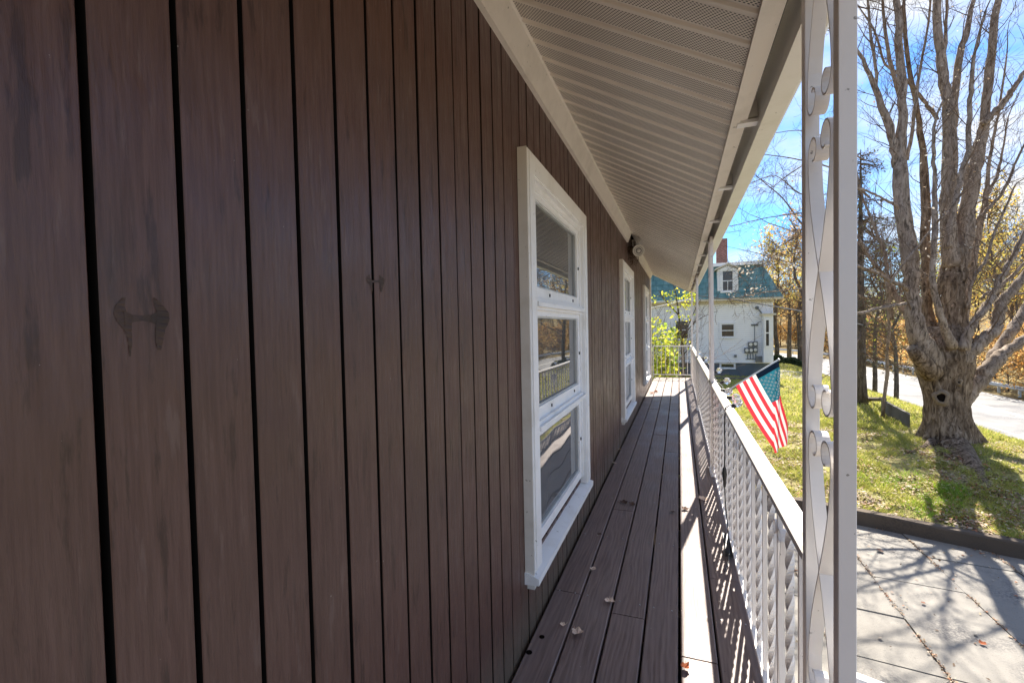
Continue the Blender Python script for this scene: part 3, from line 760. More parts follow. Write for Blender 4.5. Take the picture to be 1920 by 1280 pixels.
for r_ in range(9):
    for c2 in range(6 if r_ % 2 == 0 else 5):
        s0 = 6/13+(7/13)*(r_+1)/10; t0 = .085+(.42-.085)*((c2+.5)/6 if r_ % 2 == 0 else (c2+1)/6)
        c_ = fpos(s0, t0); eu = (fpos(s0+.01, t0)-c_)/.01; ev = (fpos(s0, t0+.01)-c_)/.01
        eu = eu.normalized(); ev = (ev-eu*ev.dot(eu)).normalized(); toc = -Vector(ray(1440, 700)).normalized()*.0022
        pts = []
        for k in range(10):
            a_ = math.pi*k/5; rr = .0125 if k % 2 == 0 else .0052
            pts.append(c_+toc+(eu*math.cos(a_)+ev*math.sin(a_))*rr)
        n = len(q.v); q.v += [tuple(c_+toc)]+[tuple(p_) for p_ in pts]
        for k in range(10): q.f.append((n, n+1+k, n+1+(k+1) % 10)); q.m.append(0)
q.build('stars', M['fwhite'], cl)
# string lights
sl_ = thing('string_lights', 'string of clear globe bulbs on a black cord along the top rail', 'string lights', (.27, 3.6, CAPZ))
cordp = [Vector((.247, 2.72, CAPZ-.03)), Vector((.236, 2.73, CAPZ+.004)), Vector((.262, 2.78, CAPZ+.010)), Vector((.29, 2.86, CAPZ+.004))]
yy = 2.9; bulbs = []
while yy < 8.6:
    cordp.append(Vector((.292+.008*math.sin(yy*9), yy, CAPZ-.012+.014*math.sin(yy*7)))); yy += .09
MB().tube(cordp, .0035, 6).build('cord', M['black'], sl_)
for yy in (2.80, 3.12, 3.45, 3.85, 4.6, 5.6, 6.3, 6.75, 8.0):
    off = random.uniform(-.01, .03)
    c_ = Vector((.318+off, yy, CAPZ+random.uniform(-.005, .035)))
    if yy == 2.80: c_ = Vector((.305, 2.82, CAPZ+.02))
    d = (c_-Vector((.285, yy+.01, CAPZ+.0))).normalized()
    so_ = MB().tube([c_-d*.052, c_-d*.022], [.011, .012], 10).build('socket', M['black'], sl_)
    q = MB(); q.ball(tuple(c_), .026, 16, 10); q.build('bulb', M['bulb'], so_, smooth=True)
    MB().tube([c_-d*.02, c_+d*.008], [.004, .002], 6).build('filament_stem', M['steel'], so_)
for yy in (4.06, 7.06): MB().tube([(.246, yy, CAPZ-.03), (.228, yy, CAPZ), (.246, yy+.02, CAPZ+.004), (.29, yy, CAPZ+.002), (.288, yy, CAPZ-.03)], .004, 6).build('tie', M['black'], sl_)
MB().tube([(.236, 2.73, CAPZ), (.231, 2.74, -.55), (.232, 2.74, -.70), (.229, 2.74, -.79)], .0035, 6).build('hanging_cord', M['black'], sl_)
pc = MB().tube([(.229, 2.74, -.79), (.229, 2.74, -.80), (.229, 2.74, -.83), (.229, 2.74, -.86), (.229, 2.74, -.90)], [.006, .010, .013, .009, .006], 10).build('plug', M['black'], sl_)
MB().tube([(.229, 2.74, -.90), (.231, 2.72, -1.0), (.238, 2.66, -1.10), (.225, 2.5, -1.2), (.20, 2.42, -1.213)], .003, 6).build('lower_cord', M['black'], sl_)
# solar panel
c_ = Vector((.255, 2.62, -1.16))
spn = thing('solar_panel', 'small black solar panel lying by the bottom rail under the string lights', 'solar panel', (c_.x+.02, c_.y, -1.21))
q = MB(); q.hexa([(.215, 2.56, -1.205), (.30, 2.56, -1.205), (.30, 2.72, -1.165), (.215, 2.72, -1.165), (.215, 2.56, -1.19), (.30, 2.56, -1.19), (.30, 2.72, -1.15), (.215, 2.72, -1.15)]); q.build('frame', M['black'], spn)
for i in range(3):
    for j in range(2):
        x0 = .219+i*.027; y0 = 2.565+j*.078; z0 = -1.19+(y0-2.56)*.25+.0006; z1 = -1.19+(y0+.07-2.56)*.25+.0006
        q = MB(); q.hexa([(x0, y0, z0), (x0+.024, y0, z0), (x0+.024, y0+.07, z1), (x0, y0+.07, z1), (x0, y0, z0+.001), (x0+.024, y0, z0+.001), (x0+.024, y0+.07, z1+.001), (x0, y0+.07, z1+.001)]); q.build('cell', M['cell'], spn)

# fallen leaves on the deck (maple-like outline, cupped)
def leaf_mesh(size, curl, mat, seed):
    rn = random.Random(seed); q = MB(); out_ = []
    for k in range(20):
        a = 2*math.pi*k/20; lob = [1, .55, .8, .45, .95, .5, .85, .45, .6, .3][k//2 % 10] if k % 2 == 0 else .55
        r_ = size*(.55+.5*lob)*rn.uniform(.85, 1.1)*.6; x, y_ = r_*math.cos(a), r_*math.sin(a)
        out_.append((x, y_, curl*(x*x/size)+.5*curl*abs(y_)*rn.uniform(.3, 1.2)+.003))
    q.v = [(0, 0, .002)]+out_
    for k in range(20): q.f.append((0, 1+k, 1+(k+1) % 20)); q.m.append(0)
    q.tube([(0, 0, .003), (-size*.5, .002, .004), (-size*.95, size*.1, .012)], [.0012, .001, .0006], 4)
    return q.mesh('fallen_leaf', mat)
for k, (px, py, sz, mt, z, lb) in enumerate([
    (1143, 1129, .030, 'dryleaf', -1.216, 'pale curled dry leaf on the deck boards, larger of the two nearest the window sill'),
    (1083, 1188, .032, 'dryleaf', -1.216, 'beige curled leaf nearest the bottom edge of the deck'),
    (1055, 1171, .014, 'dryleaf', -1.216, 'small pinkish leaf scrap beside the board gap near the wall'),
    (1112, 1068, .022, 'dryleaf', -1.216, 'pale shredded leaf lodged along the board gap below the first window'),
    (1170, 942, .032, 'brownleaf', -1.216, 'dark brown curled leaf lying where two deck boards butt'),
    (1185, 946, .028, 'brownleaf', -1.216, 'thin dark leaf just right of the brown curled one at the butt joint'),
    (1160, 843, .032, 'dryleaf', -1.214, 'pale leaf leaning on the brown wall between first and second windows'),
    (1152, 868, .024, 'dryleaf', -1.216, 'small pale leaf at the foot of the wall before the second window'),
    (1124, 842+160, .018, 'brownleaf', -1.216, 'tiny dark leaf on the second board beside the first window'),
    (1222, 737, .055, 'redleaf', -1.214, 'rusty red leaf at the edge of the sunlit far deck'),
    (1230, 735, .05, 'redleaf', -1.214, 'orange brown leaf just right of the rusty leaf on the far deck'),
    (1284, 1252, .022, 'redleaf', -1.214, 'orange leaf caught in the gap beside the sunlit board'),
    (1284, 955, .03, 'brownleaf', -1.216, 'dark leaf scraps on the sunlit board halfway along the deck'),
    (1318, 935, .04, 'dryleaf', -1.216, 'tan leaf between railing shadows on the outer board'),
    (1262, 960, .022, 'brownleaf', -1.216, 'small dark leaf left of the sunlit board'),
    (1842, 1206, .038, 'redleaf', -3.385, 'bright orange leaf lying alone on the concrete driveway'),
    (1731, 1130, .03, 'redleaf', -3.385, 'small reddish leaf at the middle of a driveway slab'),
    (1650, 1032, .06, 'brownleaf', -3.385, 'clump of brown leaf on the driveway near the kerb')]):
    p_ = atz(px, py, z); me = leaf_mesh(sz*1.5, random.uniform(.3, .9), M[mt], k)
    o = bpy.data.objects.new('fallen_leaf', me); C.objects.link(o); o.location = p_; o.rotation_euler = (random.uniform(-.2, .2), random.uniform(-.2, .2), random.uniform(0, 6)); tag(o, lb, 'leaf')

# ================================================================== neighbour house
HY = 28.0
nh = thing('white_house', 'white clapboard house with green mansard roof and dormer beyond the lawn', 'house', (0, HY, -2.95))
def H(px, py, y=HY): return aty(px, py, y)
XL, XR = -9.0, 4.72; ZS = H(1400, 678).z; ZE = 1.28; 
MB().box((XL, HY+.1, ZS), (XR, HY+9, ZE+.02)).build('wall', M['shadow_wood'], nh)  # dark backing; shows through the course gaps as painted lap shadow
q = MB(); z = ZS
while z < ZE-.02:
    z2 = min(z+.108, ZE); q.box((XL, HY+.045, z), (XR, HY+.099, z2)); q.box((XR-.02, HY+.09, z), (XR+.045, HY+9, z2)); z += .115
q.build('clapboards', M['clap'], nh, kind='stuff')
MB().box((XL, HY+.14, -3.4), (XR-.05, HY+8.9, ZS)).build('foundation', M['foundation'], nh)
MB().box((XL, HY+.02, ZS-.08), (XR+.05, HY+.13, ZS)).build('base_board', M['hw_trim'], nh)
MB().box((XR-.02, HY+.0, ZS), (XR+.07, HY+.14, ZE)).build('corner_board', M['hw_trim'], nh)
q = MB(); q.box((XL, HY-.06, ZE-.16), (XR+.12, HY+.12, ZE)); q.box((XL, HY-.42, ZE), (XR+.5, HY+.3, ZE+.10)); q.build('eave', M['beige_trim'], nh)
# mansard
RT = 3.28; x_t = 4.35
q = MB(); q.k = 0
q.face([(XL, HY-.40, ZE+.12), (XR+.48, HY-.40, ZE+.12), (x_t, HY+.55, RT), (XL, HY+.55, RT)]); q.face([(XR+.48, HY-.40, ZE+.12), (XR+.48, HY+9.4, ZE+.12), (x_t, HY+8.6, RT), (x_t, HY+.55, RT)])
q.face([(XL, HY-.40, ZE+.12), (XL, HY+9.4, ZE+.12), (XL, HY+8.6, RT), (XL, HY+.55, RT)]); q.face([(XL, HY-.4, ZE+.11), (XL, HY+9.4, ZE+.11), (XR+.48, HY+9.4, ZE+.11), (XR+.48, HY-.4, ZE+.11)])
rf = q.build('mansard_roof', M['green'], nh)
# overlapping metal shingle courses with vertical butts
q = MB(); rn = random.Random(3); nrow = 6
for r_ in range(nrow):
    t0, t1 = r_/nrow, (r_+1)/nrow; xx_ = XL
    while xx_ < XR+.45:
        w_ = rn.uniform(.32, .5); xr = XR+.47-(XR+.48-x_t)*t1; x1 = min(xx_+w_-.02, xr)
        if x1 > xx_+.05:
            def sp2(x, t, o_): return (x, HY-.40+.95*t-o_, ZE+.12+(RT-ZE-.12)*t)
            q.face([sp2(xx_, t0, .05), sp2(x1, t0, .05), sp2(x1, t1+.01, .02), sp2(xx_, t1+.01, .02)]); q.face([sp2(xx_, t0, .05), sp2(x1, t0, .05), sp2(x1, t0, .0), sp2(xx_, t0, .0)])
        xx_ += w_
q.build('roof_shingles', M['green'], rf, kind='stuff')
MB().box((XL, HY+.35, RT-.02), (x_t+.12, HY+8.7, RT+.17)).build('roof_edge', M['hw_trim'], nh)
# dormer
d0, d1 = H(1345, 550, HY-.1).x, H(1384, 550, HY-.1).x; dz0, dz1 = ZE+.18, 2.98
dm = MB().box((d0, HY-.22, dz0), (d1, HY+.9, dz1)).build('dormer', M['hw_trim'], nh)
q = MB(); mx_ = (d0+d1)/2; q.prism([(d0-.14, dz1), (mx_, dz1+.26), (d1+.14, dz1), (d1+.14, dz1+.08), (mx_, dz1+.35), (d0-.14, dz1+.08)], 1, HY-.36, HY+1.0); q.build('dormer_roof', M['beige_trim'], dm)
q = MB(); q.prism([(d0-.02, dz1), (d1+.02, dz1), (mx_, dz1+.24)], 1, HY-.28, HY+.9); q.build('gable', M['hw_trim'], dm)
def far_window(par, x0, x1, z0, z1, y, split=True, tr=.09, mat='hw_trim', bars=0):
    q = MB(); q.box((x0-tr, y-.05, z1), (x1+tr, y+.0, z1+tr)); q.box((x0-tr, y-.07, z0-tr*.8), (x1+tr, y+.0, z0)); q.box((x0-tr, y-.05, z0), (x0, y, z1)); q.box((x1, y-.05, z0), (x1+tr, y, z1))
    w_ = q.build('window', M[mat], par)
    lv = 3
    q = MB(); zm = (z0+z1)/2
    q.box((x0, y-.025, z0), (x0+.04, y-.005, z1)); q.box((x1-.04, y-.025, z0), (x1, y-.005, z1)); q.box((x0+.04, y-.025, z1-.04), (x1-.04, y-.005, z1)); q.box((x0+.04, y-.025, z0), (x1-.04, y-.005, z0+.05))
    if split: q.box((x0+.04, y-.035, zm-.025), (x1-.04, y-.005, zm+.025))
    if bars: q.box(((x0+x1)/2-.015, y-.03, z0+.05), ((x0+x1)/2+.015, y-.005, zm-.025))
    if par is nh:
        q.build('sash', M['hw_trim'], w_); MB().box((x0+.02, y-.015, z0+.02), (x1-.02, y-.002, z1-.02)).build('pane', M['dglass'], w_)
    else:
        bpy.data.objects.remove(w_)
        q.box((x0-tr, y-.05, z1), (x1+tr, y+.0, z1+tr)); q.box((x0-tr, y-.07, z0-tr*.8), (x1+tr, y+.0, z0)); q.box((x0-tr, y-.05, z0), (x0, y, z1)); q.box((x1, y-.05, z0), (x1+tr, y, z1))
        q.build('window', M['hw_trim'], par); MB().box((x0+.02, y-.015, z0+.02), (x1-.02, y-.002, z1-.02)).build('pane', M['dglass'], par)
yd = HY-.225
far_window(dm, H(1354, 545, yd).x, H(1375, 545, yd).x, H(1364, 546, yd).z, H(1364, 507, yd).z, yd, tr=.1, bars=1)
yw = HY+.043
far_window(nh, H(1352, 620, yw).x, H(1377, 620, yw).x, H(1364, 632, yw).z, H(1364, 607, yw).z, yw)
far_window(nh, H(1266, 620, yw).x, H(1291, 620, yw).x, H(1280, 636, yw).z, H(1280, 601, yw).z, yw)
far_window(nh, H(1200, 620, yw).x, H(1222, 620, yw).x, H(1280, 636, yw).z, H(1280, 601, yw).z, yw)
yf = HY+.13
far_window(nh, H(1351, 685, yf).x, H(1377, 685, yf).x, H(1364, 690, yf).z, H(1364, 681, yf).z, yf, split=False, tr=.06)
# side bay at the right corner
bx0, bx1 = H(1432, 640, HY-.6).x, H(1450.5, 640, HY-.6).x
by = MB().box((bx0, HY-.55, ZS), (bx1, HY+.3, .42)).build('bay', M['hw_trim'], nh)
MB().box((bx0-.1, HY-.7, .42), (bx1+.12, HY+.4, .52)).build('bay_roof', M['beige_trim'], by)
q = MB(); xq0, xq1 = H(1436, 620, HY-.56).x, H(1441.5, 620, HY-.56).x; zq0, zq1 = H(1438, 648, HY-.56).z, H(1438, 600, HY-.56).z
q.box((xq0, HY-.585, zq0), (xq1, HY-.56, zq1)); q.build('pane', M['dglass'], by)
q = MB(); zm = (zq0+zq1)/2; q.box((xq0-.07, HY-.60, zq0-.08), (xq0, HY-.555, zq1+.08)); q.box((xq1, HY-.60, zq0-.08), (xq1+.07, HY-.555, zq1+.08)); q.box((xq0, HY-.60, zm-.03), (xq1, HY-.56, zm+.03)); q.box((xq0, HY-.60, zq1), (xq1, HY-.555, zq1+.08)); q.box((xq0, HY-.62, zq0-.08), (xq1, HY-.555, zq0)); q.build('frame', M['hw_trim'], by)
# chimney with bricks
c0_, c1_ = H(1343, 460, 31).x, H(1364, 460, 31).x; cz0, cz1 = RT+.1, H(1360, 446, 31).z
ch = MB().box((c0_+.02, 31.02, cz0), (c1_-.02, 31.7, cz1-.02)).build('chimney', M['mortar'], nh)
q = MB(); z = cz0; r_ = 0
while z < cz1-.05:
    x = c0_-(.11 if r_ % 2 else 0)
    while x < c1_:
        a_, b_ = max(x, c0_), min(x+.205, c1_)
        if b_-a_ > .03: q.box((a_, 31.0+random.uniform(0, .008), z), (b_, 31.05, z+.066))
        x += .22
    y_ = 31.06-(.11 if r_ % 2 == 0 else 0)
    while y_ < 31.7:
        q.box((c1_-.05, max(31.055, y_), z), (c1_+random.uniform(-.006, .002), min(y_+.205, 31.7), z+.066)); y_ += .22
    z += .078; r_ += 1
q.build('bricks', M['brick'], ch, kind='stuff')
# meters
for (px, py) in ((1407, 646), (1416, 645), (1400, 657), (1408, 657), (1416, 656)):
    p_ = H(px, py, HY-.02); mb = MB().box((p_.x-.115, HY-.08, p_.z-.15), (p_.x+.115, HY+.05, p_.z+.15)).build('meter_box', M['meter'], nh)
    MB().tube([(p_.x, HY-.14, p_.z+.02), (p_.x, HY-.08, p_.z+.02)], .085, 12).build('meter_dial', M['lamp_white'], mb)
q = MB()
for px in (1402, 1407, 1412, 1417): a = H(px, 663, HY); c_ = H(px, 673, HY); q.tube([(a.x, HY, a.z), (a.x, HY, c_.z)], .02, 6)
a = H(1398, 673, HY); c_ = H(1422, 675, HY); q.tube([(a.x, HY, a.z), (c_.x, HY, a.z)], .02, 6)
a = H(1415, 640, HY); q.tube([(a.x, HY, a.z), (a.x, HY, a.z+.9), (a.x+.3, HY, a.z+1.1)], .018, 6)
a = H(1431, 675, HY); c_ = H(1431, 590, HY); d_ = H(1420, 578, HY); q.tube([(a.x-.03, HY, a.z), (a.x-.03, HY, c_.z), (a.x-.12, HY-.02, c_.z+.18), (d_.x, HY-.05, d_.z)], .035, 8)
q.build('conduit', M['meter'], nh)
a = H(1424, 673, HY); MB().box((a.x-.2, HY-.15, a.z-.17), (a.x+.2, HY+.05, a.z+.16)).build('service_box', M['meter'], nh)
a = H(1379, 667, HY); MB().box((a.x-.06, HY-.06, a.z-.07), (a.x+.06, HY+.07, a.z+.07)).build('vent', M['meter'], nh)
a = H(1415, 609, HY); MB().box((a.x-.17, HY+.0, a.z-.05), (a.x+.17, HY+.07, a.z+.05)).build('house_number', M['meter'], nh)
a = H(1419, 577, HY); MB().ball((a.x, HY-.06, a.z), .1, 10, 6).build('insulator', M['meter'], nh)
# step stones & slab at the neighbour
a = H(1390, 700, 26.5); o = MB().box((a.x-2.0, 26.2, -3.1), (a.x+1.7, 26.7, -2.83)).build('stone_edging', M['block']); tag(o, 'low grey stone edging in front of the white house foundation', 'edging'); recentre(o, (a.x, 26.4, -3.0))
p_ = atz(1480, 703, -2.99); q = MB(); P = []
for k in range(16): a = 6.283*k/16; P.append((p_.x+.2+1.1*math.cos(a)*random.uniform(.85, 1.1), p_.y-1+3.0*math.sin(a)*random.uniform(.85, 1.1)))
q.v = [(x, y_, hgt(x, y_)+.03) for x, y_ in P]+[(x, y_, hgt(x, y_)-.2) for x, y_ in P]; q.f = [tuple(range(16))]+[(i, (i+1) % 16, 16+(i+1) % 16, 16+i) for i in range(16)]; q.m = [0]*17
q.build('path', M['slab'], kind='structure')
# cables
o = MB().tube([H(1296, 553, HY-.6), H(1340, 558, HY-3), H(1390, 564, 22), H(1450, 574, 19), H(1506, 584, 16), H(1620, 610, 14)], [.022]*6, 6).build('service_cable', M['cable']); tag(o, 'dark sagging overhead cable crossing below the green roof', 'cable')
o = MB().tube([H(1205, 584, 20), H(1225, 577.5, 20), H(1250, 571.5, 20), H(1280, 564.5, 20), H(1300, 560, 20)], [.035]*5, 8).build('downspout_pipe', M['pcable']); tag(o, 'pale sloping pipe across the white siding behind the yellow shrub', 'pipe')

# ================================================================== trees
rng = random.Random(11)
def rvec(s=1.): return Vector((rng.gauss(0, s), rng.gauss(0, s), rng.gauss(0, s)))
class TW:
    """collects thin twigs (triangular tubes) and leaves"""
    def __init__(s): s.b = MB(); s.leaf = []
def grow(tw, p, d, L, r, lvl, up=.25, wig=.22, kids=3, leaf=0, minr=.0022, sides=4, spread=.75, leafr=.12):
    n = 4 if lvl > 0 else 3; pts = [p.copy()]; rad = [r]
    for i in range(n):
        d = (d+rvec(wig)*.5+Vector((0, 0, up))*.3).normalized(); pts.append(pts[-1]+d*L/n); rad.append(max(minr, r*(1-.75*(i+1)/n)))
    tw.b.tube(pts, rad, sides if lvl > 1 else 3, cap=False)
    if leaf:
        for _ in range(leaf if lvl < 2 else 0): tw.leaf.append(pts[rng.randrange(1, n+1)]+rvec(leafr))
    if lvl > 0:
        for k in range(kids):
            i = rng.randrange(1, n+1); dd = (d+rvec(spread)).normalized()
            grow(tw, pts[i], dd, L*rng.uniform(.45, .75), max(minr, rad[i]*.62), lvl-1, up, wig, kids, leaf, minr, sides, spread, leafr)
def leaves(name, pts, size, mat, parent=None, kind='stuff', seed=1, droop=0):
    g = np.random.default_rng(seed); P = np.array([tuple(p) for p in pts]); n = len(P)
    u = g.normal(size=(n, 3)); u /= np.linalg.norm(u, axis=1)[:, None]; w_ = g.normal(size=(n, 3)); w_ -= u*(u*w_).sum(1)[:, None]; w_ /= np.linalg.norm(w_, axis=1)[:, None]
    s_ = size*g.uniform(.6, 1.3, size=(n, 1))
    V = np.stack([P-u*s_, P+w_*s_*.55, P+u*s_, P-w_*s_*.55], 1).reshape(-1, 3)
    return np_mesh(name, V, np.arange(4*n).reshape(n, 4), mat, parent, kind)
# ---- the big maple: limbs traced as centre lines (photo px), each with its own distance
K = 10.2
tb = at(1774, 838, K); tb.z = hgt(tb.x, tb.y)
maple = thing('maple_tree', 'huge old bare maple with hollow knot and many upright limbs beside the driveway', 'tree', tuple(tb))
def W_(w, k=K): return w/853*k/2*.76      # a round limb this far off the axis projects wider than it is
q = MB(); prof = [(850, 1786, 150, 0), (838, 1783, 132, 0), (825, 1780, 112, 0), (800, 1775, 97, 0), (780, 1772, 88, 0), (755, 1771, 82, 0), (735, 1770, 84, 0), (712, 1768, 92, 0), (690, 1766, 104, 0), (668, 1765, 114, 0), (648, 1766, 108, 0), (630, 1770, 88, 0), (612, 1774, 60, 0)]
pts, rads = [], []
P0 = [at(cx, py, K) for py, cx, w_, _ in prof]
# resample finely
for i in range(len(prof)-1):
    for t in np.linspace(0, 1, 7)[:-1]:
        pts.append(P0[i].lerp(P0[i+1], t)); rads.append(W_(prof[i][2]*(1-t)+prof[i+1][2]*t))
pts.append(P0[-1]); rads.append(W_(prof[-1][2]))
nS = 72; L = len(pts)
for i in range(L):
    hz = pts[i].z-tb.z; fl = max(0, 1-hz/.55)
    for j in range(nS):
        a = 2*math.pi*j/nS; ca, sa = math.cos(a), math.sin(a); r_ = rads[i]
        r_ *= 1+.42*fl**2*max(0, math.cos(a*5+1.1)*.7+.2)+.06*math.cos(a*3+hz*1.1)+.035*math.cos(a*7+hz*.9+1)
        nz_ = mnoise.noise(Vector((ca*2.6, sa*2.6, hz*.9)))*.07+mnoise.noise(Vector((ca*9, sa*9, hz*2.6)))*.035+mnoise.noise(Vector((ca*22, sa*22, hz*6)))*.016
        r_ *= 1+nz_*1.5
        q.v.append((pts[i].x+ca*r_, pts[i].y+sa*r_*.92, pts[i].z-(.25*fl**3)))
for i in range(L-1):
    for j in range(nS): q.f.append((i*nS+j, i*nS+(j+1) % nS, (i+1)*nS+(j+1) % nS, (i+1)*nS+j)); q.m.append(0)
q.f.append(tuple((L-1)*nS+j for j in range(nS))); q.m.append(0)
trunk = q.build('trunk', M['bark'], maple, smooth=True)
# knot hole and scars
toC = -Vector(ray(1765, 745)).normalized()
kc = at(1765, 745, K-.40)
ring_o = MB()
u = toC.orthogonal().normalized(); w2 = toC.cross(u)
def blob_ring(c_, r0, r1, h, sc=1.25, n=20, inner=True):
    q = MB(); up_ = Vector((0, 0, 1)); up_ = (up_-toC*up_.dot(toC)).normalized(); sd_ = toC.cross(up_)
    for rr, hh in ((r1*1.25, -h*1.5), (r1, 0), ((r0+r1)/2, h), (r0, h*.4), (r0*.8, -h*2)):
        for j in range(n):
            a = 2*math.pi*j/n; f_ = 1+.10*math.sin(3*a+1)+.06*math.sin(5*a); p_ = c_+(sd_*math.cos(a)+up_*math.sin(a)*sc)*rr*f_+toC*hh; q.v.append(tuple(p_))
    for i in range(4):
        for j in range(n): q.f.append((i*n+j, i*n+(j+1) % n, (i+1)*n+(j+1) % n, (i+1)*n+j)); q.m.append(0)
    return q
kr = blob_ring(kc, .070, .115, .03); kn = kr.build('knot', M['stubwood'], trunk, smooth=True)
q = MB(); up_ = Vector((0, 0, 1)); up_ = (up_-toC*up_.dot(toC)).normalized(); sd_ = toC.cross(up_)
q.face([kc+toC*(.004)+(sd_*math.cos(a)+up_*math.sin(a)*1.25)*.076 for a in np.linspace(0, 6.283, 19)[:-1]]); q.build('hollow', M['hollow'], trunk)
c_ = at(1798, 716, K-.40); q = blob_ring(c_, .018, .055, .02); q.build('knot', M['stubwood'], trunk, smooth=True)
